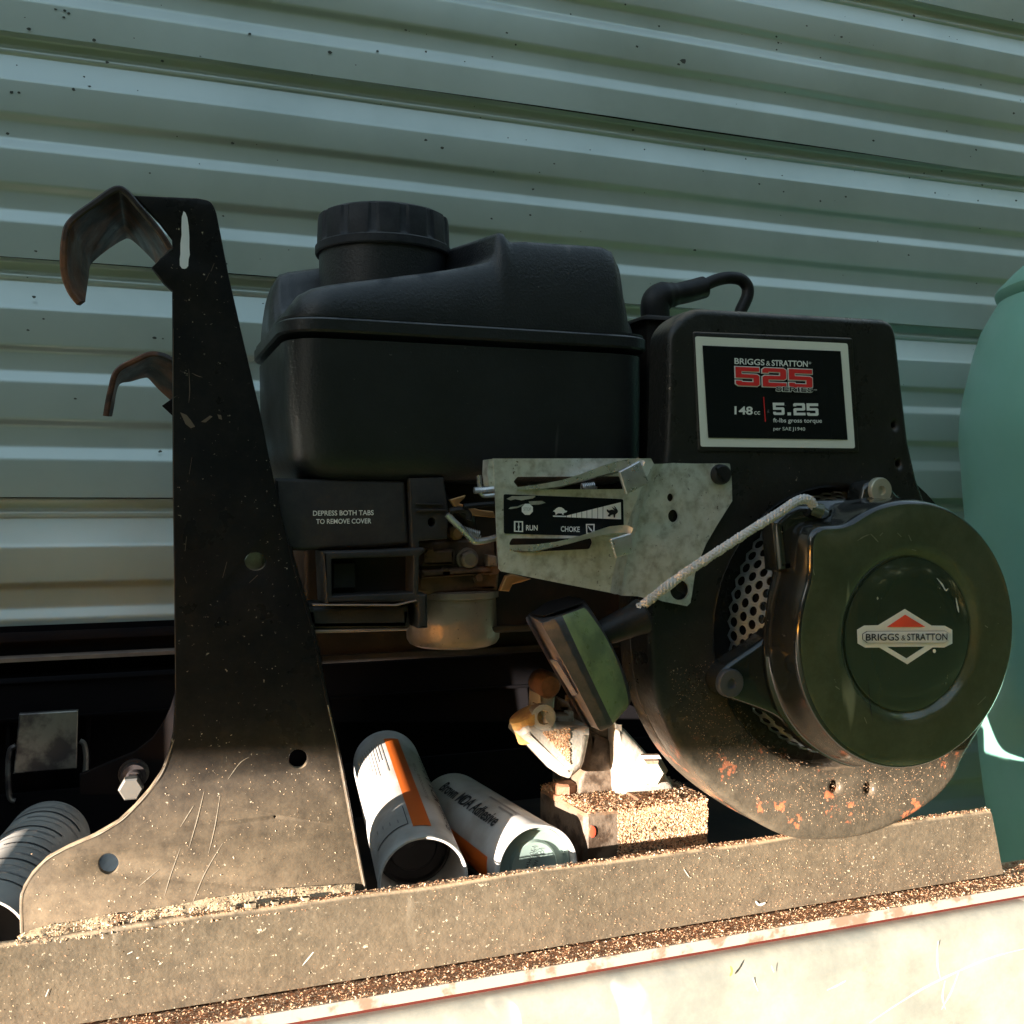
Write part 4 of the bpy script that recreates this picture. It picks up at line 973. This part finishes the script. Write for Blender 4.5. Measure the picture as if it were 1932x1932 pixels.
v, f = lathe(a+Vector((.0, .02, 0)), a, [(0, .0095), (.016, .0095), (.02, .007)], 20); mk('bolt', v, f, m_carb, en)
# base block
tl = at(*cK5([(565, 1100)])[0], .70); 
def K(x, y, Y): return at(*cK5([(x, y)])[0], Y)
zt_b = K(1090, 1330, .645).z
xa, xb = K(565, 1100, .705).x, K(1100, 1320, .640).x; xc = K(2450, 1500, .640).x
blk = MB(); z0_ = ZB+.004
tp = [(xa, .705), (xb-.003, .6405), (xb, .638), (xb+.003, .638), (xc, .638), (xc, .735), (xa+.045, .735)]
lv_ = []
for dz, s in ((0, 0), (zt_b-z0_-.002, 0), (zt_b-z0_, .0015)):
    lv_.append([(x+(s if x < xb else 0), y+(s if y < .7 else 0), z0_+dz) for x, y in tp])
v, f = loft(lv_); bs = mk('crankcase_foot', v, f, m_alud, en)
a = K(1158, 1570, .637)
P = plate(circ(*cK5([(1160, 1570)])[0], 6.5, 11, 14), .637, .001, r=.0002); P.build('paint_dot', m_red2, bs)
a = K(840, 1060, .685)
v, f = lathe(Vector((a.x, a.y, zt_b-.002)), Vector((a.x, a.y, 5)), [(0, .0115), (.004, .0115), (.0042, .009), (.010, .009), (.0115, .007)], 6); mk('bolt', v, f, m_carb, bs)
P = plate(rnd(cK5([(1690, 1195), (1865, 1265), (1830, 1330), (1660, 1265)]), 1.5), .645, .02, r=.002); P.build('bolt', m_carb, bs)
a = K(1850, 900, .648)
v, f = lathe(a+Vector((.002, .01, 0)), a+Vector((-.004, -.01, 0)), [(0, .013), (.004, .013), (.0042, .010), (.010, .010), (.012, .008)], 6); mk('bolt', v, f, m_alu, en)
v, f = box(K(1250, 1800, .606+.006).x, xc+.02, .612, .637, ZB+.0025, ZB+.014); mk('mount_strip', v, f, m_alu, en, smooth=0)

# ---------------------------------------------------------------- caulk cartridges
def cartridge(F, E, r, mat, label, plung=.004, pm=None, inside=None):
    t = thing('caulk_cartridge', label, 'caulk cartridge', (F+E)/2-Vector((0, 0, r)), 'caulk cartridges lying in the tray')
    L_ = (E-F).length
    v, f = lathe(F, E, [(plung+.006, r*.91), (plung, r*.915), (.0006, r*.93), (0, r*.95), (0, r*.985), (.0008, r), (.006, r), (.0062, r*.985), (L_-.008, r*.985), (L_-.003, r*.97), (L_, r*.90), (L_+.002, r*.5), (L_+.002, .004)], 64, cap0=False)
    tb = mk('tube', v, f, mat, t, smooth=40)
    v, f = lathe(F, E, [(plung+.003, .0005), (plung+.001, r*.35), (plung+.0005, r*.55), (plung+.003, r*.6), (plung+.003, r*.8), (plung+.0, r*.84), (plung+.0, r*.9), (plung+.004, r*.905)], 48, cap0=False, cap1=False)
    mk('plunger', v, f, pm or m_plunger, t)
    return t, tb
def wrap_(F, E, r, uv, f, name, mat, parent, lift=.0004):
    """uv: (distance from front, angle)"""
    d, x, y = frame_of(F, E)
    v = [F+d*u + (x*math.cos(a)+y*math.sin(a))*(r*.985+lift) for u, a in uv]
    return mk(name, v, f, mat, parent, smooth=40)
def patch(F, E, r, u0, u1, a0, a1, name, mat, parent, lift=.0004):
    n = max(2, int(abs(a1-a0)/.06)); uv = []; f = []
    for i in range(n+1):
        a = a0+(a1-a0)*i/n; uv += [(u0, a), (u1, a)]
    f = [(2*i, 2*i+1, 2*i+3, 2*i+2) for i in range(n)]
    return wrap_(F, E, r, uv, f, name, mat, parent, lift)
def ttext(F, E, r, body, u0, u1, a0, a1, name, mat, parent, bold=.0, lift=.0009, flip=False):
    v, f = textmesh(body, bold)
    bm = bmesh.new(); vs = [bm.verts.new((a, b, 0)) for a, b in v]
    for q in f:
        try: bm.faces.new([vs[i] for i in q])
        except Exception: pass
    for _ in range(2):
        es = [e for e in bm.edges if abs(e.verts[0].co.y-e.verts[1].co.y) > .3]
        bmesh.ops.subdivide_edges(bm, edges=es, cuts=1)
    bmesh.ops.triangulate(bm, faces=bm.faces)
    bm.verts.index_update(); uv = [(u0+(u1-u0)*p.co.x, a0+(a1-a0)*p.co.y) for p in bm.verts]; ff = [tuple(p.index for p in q.verts) for q in bm.faces]; bm.free()
    return wrap_(F, E, r, uv, ff, name, mat, parent, lift)
RC = .0292
F1, E1 = at(799, 1662, .635), at(727, 1436, .885)
F2, E2 = at(1015, 1640, .632), at(850, 1522, .82)
t1, tb1 = cartridge(F1, E1, RC, m_tube, 'white caulk cartridge with an orange stripe and dark recessed end, beside the upright plate', plung=.055, pm=m_tubein)
t2, tb2 = cartridge(F2, E2, RC, m_tube, 'white caulk cartridge with a grey-green plunger and printed lot number', plung=.006)
L1_ = (E1-F1).length; L2_ = (E2-F2).length
# angle: 0 = +x side ... frame x = d cross up -> right, y = up
patch(F1, E1, RC, .020, L1_-.030, 1.30, 1.72, 'label_stripe', m_orange, tb1)
ttext(F1, E1, RC, 'Brown MDA Adhesive', .030, L1_-.055, .62, .86, 'label_lettering', m_ink, tb1, bold=.01)
ttext(F1, E1, RC, 'Automotive Trim', .075, .16, 1.06, 1.18, 'label_lettering', m_ink2, tb1)
for i in range(9):
    patch(F1, E1, RC, L1_-.038-random.uniform(.04, .09), L1_-.038, 1.86+i*.085, 1.86+i*.085+.028, 'label_lettering', m_ink2, tb1)
patch(F1, E1, RC, .026, .060, 1.80, 1.82, 'label_rule', m_ink, tb1); patch(F1, E1, RC, .026, .0275, 1.80, 2.75, 'label_rule', m_ink, tb1)
for i in range(4): patch(F1, E1, RC, .034+.004*i, .040+.004*i, 2.0+.2*i, 2.03+.2*i, 'label_rule', m_ink2, tb1)
patch(F2, E2, RC, .020, L2_-.02, 2.92, 3.5, 'label_stripe', m_orange, tb2)
ttext(F2, E2, RC, 'Brown MDA Adhesive', L2_-.03, .034, 2.28, 1.93, 'label_lettering', m_ink, tb2, bold=.02)
patch(F2, E2, RC, .030, .09, 1.55, 1.62, 'label_lettering', m_ink2, tb2); patch(F2, E2, RC, .03, .06, 1.70, 1.76, 'label_lettering', m_ink2, tb2)
# lot stamp on the plunger
d2, x2, y2 = frame_of(F2, E2)
def stamp(body, ox, oy, w_, h_, ang):
    v, f = textmesh(body, 0, 1.1); ca, sa = math.cos(ang), math.sin(ang); out = []
    for a, b in v:
        X_, Y_ = a*w_, b*h_; out.append(F2 + d2*(.0058) + x2*(ox+X_*ca-Y_*sa) + y2*(oy+X_*sa+Y_*ca))
    pl = [c for c in t2.children if c.name.startswith('plunger')][0]
    mk('lot_stamp', out, f, m_ink, pl, smooth=0)
stamp('1307MH1 BLK', -.0015, .014, .026, .0030, R(-112)); stamp('LOT NUMBER', .0035, .012, .022, .0028, R(-112))
F3, E3 = at(-48, 1792, .634), at(95, 1581, .83)
t3, tb3 = cartridge(F3, E3, RC, m_tubeg, 'grey caulk cartridge with ring-like print at the far left of the tray', plung=.035, pm=m_tubein)
L3_ = (E3-F3).length
random.seed(3)
for i in range(15):
    u = .03+i*.0112+random.uniform(-.002, .002); a0 = random.uniform(.2, 1.0); patch(F3, E3, RC, u, u+random.choice((.0008, .0015, .0022)), a0, a0+random.uniform(1.0, 1.9), 'label_rule', m_ink2 if i % 3 else m_ink, tb3)
F4, E4 = at(262, 1775, .70), at(262, 1600, .845)
t4, tb4 = cartridge(F4, E4, RC, m_tube, 'caulk cartridge mostly hidden behind the upright plate', plung=.01, pm=m_tubein)

# ---------------------------------------------------------------- sawdust
def chips(name, n, samp, smin, smax, mats, parent=None, label=None):
    mb = MB()
    for _ in range(n):
        p, nrm = samp()
        s = random.uniform(smin, smax); a = Vector((random.gauss(0, 1), random.gauss(0, 1), random.gauss(0, 1)))
        a = (a - nrm*a.dot(nrm)*.7).normalized(); b = a.cross(nrm+Vector((random.gauss(0, .4), random.gauss(0, .4), random.gauss(0, .4)))).normalized()
        wd = s*random.uniform(.25, .5); c = nrm*s*random.uniform(.1, .35)
        p = p + nrm*s*.12
        mb.add([p-a*s-b*wd, p-a*s+b*wd, p+b*wd+c, p-b*wd+c, p+a*s+b*wd, p+a*s-b*wd], [(0, 1, 2, 3), (3, 2, 4, 5)], random.randrange(len(mats)))
    o = mk(name, mb.v, mb.f, mats, parent, mids=mb.m, fix=False); o['kind'] = 'stuff'
    if label: o['label'] = label
    return o
Z1 = Vector((0, 0, 1)); Y1 = Vector((0, -1, 0)); rr = random.random
def s_bench():
    x = random.uniform(-.12, .76); return Vector((x, random.uniform(YE+.002, .5995), ZB-.001+rr()**3*.0015)), Z1
chips('bench_sawdust', 16000, s_bench, .0003, .0011, [m_chipd, m_chip], bench)
def s_bench2():
    return Vector((random.uniform(e_bot, .76), random.uniform(YE+.002, .621), ZB-.001)), Z1
chips('bench_sawdust', 2500, s_bench2, .0004, .0014, [m_chipd, m_chip], bench)
def s_edge(): return Vector((random.uniform(-.1, .76), YE+random.uniform(.0, .003), ZB-.0008+rr()*.0012)), Z1
chips('bench_sawdust', 2200, s_edge, .0004, .0010, [m_chip], bench)
def s_top(): return Vector((random.uniform(.02, e_top), random.uniform(YR+.0005, .606), ZT+rr()*.0005)), Z1
chips('rail_sawdust', 5200, s_top, .0003, .0010, [m_chip, m_chipd], fr)
def s_face():
    while True:
        x = random.uniform(-.12, e_top); z = random.uniform(ZB, ZT-.002)
        if rr() < .25+.75*min(max((x-.05)/.35, 0), 1): return Vector((x, YR-.0002, z)), Y1
chips('rail_sawdust', 2600, s_face, .00015, .00045, [m_chip, m_chipd], fr)
def s_weld():
    i = random.randrange(len(U)-1); t = rr(); px_ = U[i][0]+(Lw[i][0]-U[i][0])*t; py_ = U[i][1]+(Lw[i][1]-U[i][1])*t
    p = at(px_, py_, YP+(YR-YP)*t-.001); return p, Vector((0, -.6, .8))
chips('weld_sawdust', 1100, s_weld, .0003, .0009, [m_chip, m_chip, m_chipd], fr)
def s_plate():
    px_ = random.uniform(60, 670); py_ = random.uniform(1430, 1740)
    for _ in range(50):
        px_ = random.uniform(60, 660); py_ = random.uniform(1440, 1740)
        if (px_ > 335 or py_ > 1610 or (py_-1450)*.85+(px_-320)*1.0 > 20) and px_ < 640+(py_-1430)*.16 and math.hypot(px_-205, py_-1630) > 24 and math.hypot(px_-563, py_-1432) > 24: break
    return at(px_, py_, YP)+Vector((0, -.0002, 0)), Y1
chips('plate_sawdust', 420, s_plate, .00015, .00045, [m_chip], fr)
def s_foot():
    while True:
        x = random.uniform(xa, xc); y = random.uniform(.638, .733)
        if (y <= .705 and x > xa+(xb-xa)*(.705-y)/(.705-.638)) or (y > .705 and x > xa+.045*(y-.705)/.03): return Vector((x, y, zt_b+rr()**2*.003)), Z1
chips('engine_sawdust', 14000, s_foot, .0004, .0013, [m_chipd, m_chip], en)
def s_footf():
    return Vector((random.uniform(xb+.022, xc), .6378, zt_b-rr()**1.2*.045)), Vector((0, -.8, .3)).normalized()
chips('engine_sawdust', 6000, s_footf, .0004, .0010, [m_chip, m_chipd], en)
def s_fill():
    t = rr(); s = rr(); p = K(600+300*t, 380+420*s*t+60*(1-t), .6545); return p, Y1
chips('engine_sawdust', 1600, s_fill, .0004, .0010, [m_chipd, m_chip], en)
def s_house():
    a = random.uniform(math.pi*1.05, math.pi*1.78); r = random.uniform(.10, .142)
    return Vector((CX-.01+r*math.cos(a), YHo-.0002, CZr+r*math.sin(a)*.96)), Y1
chips('housing_sawdust', 2600, s_house, .00015, .0004, [m_chip, m_chipd], hsg)

# ---------------------------------------------------------------- wear: scratches and small fittings
def scr(pts, wpx, Y, mat, parent, name='scratch', lift=.00025):
    c = cat(pts, 4, False) if len(pts) > 2 else pts; v = []; n = len(c)
    for i, (x, y) in enumerate(c):
        a = c[max(i-1, 0)]; b = c[min(i+1, n-1)]; d = Vector((b[0]-a[0], b[1]-a[1])).normalized(); w_ = wpx*.5*(math.sin(math.pi*(i+.35)/(n-.3))*.8+.2)*random.uniform(.6, 1.3)
        for sgn in (-1, 1): q = at(x-d.y*w_*sgn, y+d.x*w_*sgn, Y); v.append((q.x, q.y-lift, q.z))
    f = [(2*i, 2*i+1, 2*i+3, 2*i+2) for i in range(n-1)]
    return mk(name, v, f, mat, parent, smooth=0)
m_scr = M('scratch_mark', (.30, .25, .19), .5); m_scr2 = M('bare_scrape', (.17, .12, .09), .45, .2); m_scr3 = M('pale_scratch', (.62, .60, .52), .5)
for p in ([(385, 1492), (372, 1545), (356, 1600)], [(415, 1500), (405, 1560), (393, 1610)], [(420, 1590), (385, 1650), (360, 1712)], [(365, 1520), (340, 1560)], [(300, 1640), (262, 1672)], [(430, 1470), (452, 1440), (470, 1428)], [(340, 1600), (322, 1650), (310, 1690)]):
    scr(cat(p, 5, False), 1.6, YP, m_scr, fr)
for p in ([(356, 696), (358, 735), (356, 760)], [(362, 704), (372, 709), (382, 712)], [(362, 863), (357, 895)], [(352, 1012), (349, 1040)], [(348, 1088), (352, 1100)], [(395, 515), (388, 530)], [(404, 497), (398, 512)], [(420, 1090), (428, 1060)], [(470, 1100), (486, 1085)]):
    scr(p, 1.3, YP, m_scr2, fr)
for p in ([(340, 778), (352, 783), (360, 793), (368, 805), (360, 808), (350, 800)], [(379, 796), (396, 784), (401, 786), (388, 797)], [(410, 782), (417, 783), (419, 792), (413, 790)]):
    decal([p], YP, m_scr2, 'scraped_paint', fr, lift=.0003, thick=.0002)
for p in ([(596, 1790), (583, 1806), (570, 1822)], [(92, 1866), (86, 1880)], [(250, 1795), (240, 1800)], [(1290, 1640), (1300, 1655)]):
    scr(p, 2.2, YR, m_scr3, fr)
scr([(1425, 1700), (1432, 1707), (1444, 1703)], 5, YR, m_scr3, fr, 'wood_splinter')
for p in ([(1770, 1775), (1768, 1815), (1775, 1850)], [(1783, 1850), (1778, 1880), (1784, 1905)], [(1560, 1868), (1578, 1860), (1596, 1850)], [(1776, 1905), (1795, 1870), (1810, 1830)], [(1640, 1930), (1700, 1890), (1760, 1855), (1860, 1810), (1932, 1790)], [(1420, 1845), (1430, 1870)], [(1455, 1822), (1460, 1834)]):
    scr(p, 3.2, .568, m_scr3, chest, lift=.00012)
scr([(1378, 1822), (1381, 1832), (1377, 1842)], 5, .568, M('amber_stain', (.42, .27, .10), .5), chest, 'stain', lift=.00012)
# scuffs on the starter cover
for p in (cD6([(1115, 325), (1145, 305), (1175, 293)]), cD6([(1180, 290), (1200, 310), (1218, 330)]), cD6([(1225, 300), (1240, 285)]), cD6([(1310, 285), (1330, 305)]), cD6([(1365, 295), (1378, 325)]), cD6([(1380, 365), (1402, 372)]), cD6([(900, 460), (908, 490)]), cD6([(1010, 1030), (1030, 1045)]), cD6([(1700, 1120), (1740, 1080)]), cD6([(1150, 1180), (1162, 1210)]), cD6([(1735, 735), (1750, 745)])):
    scr(p, 2.4, YF, M('scuff', (.12, .13, .08), .4) if not bpy.data.materials.get('scuff') else bpy.data.materials['scuff'], rec, lift=.0012)
for p in (cD6([(1505, 505), (1530, 535), (1548, 565), (1560, 555)]), cD6([(1598, 600), (1605, 640), (1612, 672)])):
    scr(p, 3, YBG, m_scr3, bdg, lift=.0006)
scr(cD6([(1170, 1000), (1175, 1090), (1190, 1200)]), 2, YF, m_black, rec, lift=.0012)
# dirt spots on the siding
mb = MB(); random.seed(11)
for i in range(190):
    x_ = random.uniform(0, 1932); y_ = random.uniform(0, 900)*random.random()**.5; p = at(x_, y_, YW-.0004); s_ = random.uniform(.0004, .0015)*(2.2 if rr() < .08 else 1)
    m_ = random.randint(6, 9); mb.add([p+Vector((s_*1.4*math.cos(2*math.pi*k/m_)*random.uniform(.6, 1.2), 0, s_*math.sin(2*math.pi*k/m_)*random.uniform(.6, 1.2))) for k in range(m_)], [tuple(range(m_))])
mb.build('dirt_spot', M('fly_dirt', (.06, .07, .06), .8), wall, fix=False)['kind'] = 'stuff'
# fuel hose, springs and screws round the carburettor
c = [at(x, y, Y) for x, y, Y in cat([(828, 900, .66), (832, 925, .640), (848, 948, .632), (868, 962, .632), (886, 980, .636), (884, 1010, .65)], 5, False)]
v, f = sweep(c, .0038, 12); mk('fuel_hose', v, f, m_rubber, en)
def spring(a, b, r, turns, w_):
    c = []; d, x, y = frame_of(a, b); L_ = (b-a).length; n = int(turns*12)
    for i in range(n+1): t = i/n; c.append(a+d*L_*t+(x*math.cos(2*math.pi*turns*t)+y*math.sin(2*math.pi*turns*t))*r)
    v, f = sweep(c, w_, 6); return mk('spring', v, f, m_steel, en)
spring(at(1098, 921, .585), at(1122, 918, .585), .0028, 7, .0005)
spring(at(872, 1000, .612), at(905, 1010, .612), .0024, 9, .0005)
for x_, y_, r_ in ((812, 1045, .0035), (935, 1075, .0035), (842, 1080, .003), (905, 1090, .003)):
    a = at(x_, y_, .634); v, f = lathe(a+Vector((0, .006, 0)), a, [(0, r_*1.3), (.003, r_*1.3), (.0032, r_), (.006, r_*.9)], 6); mk('screw', v, f, m_carb, crb)

def edge_line(pts, wpx, Y, mat, parent, name='bare_edge_glint', lift=.0006):
    c = cat(pts, 6, False); v = []; n = len(c)
    for i, (x, y) in enumerate(c):
        a = c[max(i-1, 0)]; b = c[min(i+1, n-1)]; d = Vector((b[0]-a[0], b[1]-a[1])).normalized(); w_ = wpx*.5*(.75+.5*mnoise.noise(Vector((x*.03, y*.03, 1))))
        for sgn in (-1, 1): q = at(x-d.y*w_*sgn, y+d.x*w_*sgn, Y); v.append((q.x, q.y-lift, q.z))
    return mk(name, v, [(2*i, 2*i+1, 2*i+3, 2*i+2) for i in range(n-1)], mat, parent, smooth=0)
m_bare_lit = M('bare_edge_lit', (.55, .47, .38), .35, .4, col2=(.3, .2, .14), nscale=90)  # bare metal edge with its sunlit glint painted in
edge_line([(328.5, 1395), (321, 1416), (306, 1456), (283, 1490), (254, 1523), (224, 1551), (179, 1577), (131, 1598), (90, 1620), (60, 1650), (44, 1676), (38, 1698), (39, 1760)], 2.4, YP, m_bare_lit, fr)
edge_line([(618, 1330), (640, 1430), (665, 1560), (690, 1686)], 2.4, YP-.0008, m_bare_lit, fr)
edge_line([(326.5, 620), (327, 900), (330, 1180), (331, 1300)], 1.2, YP, m_scr2, fr)
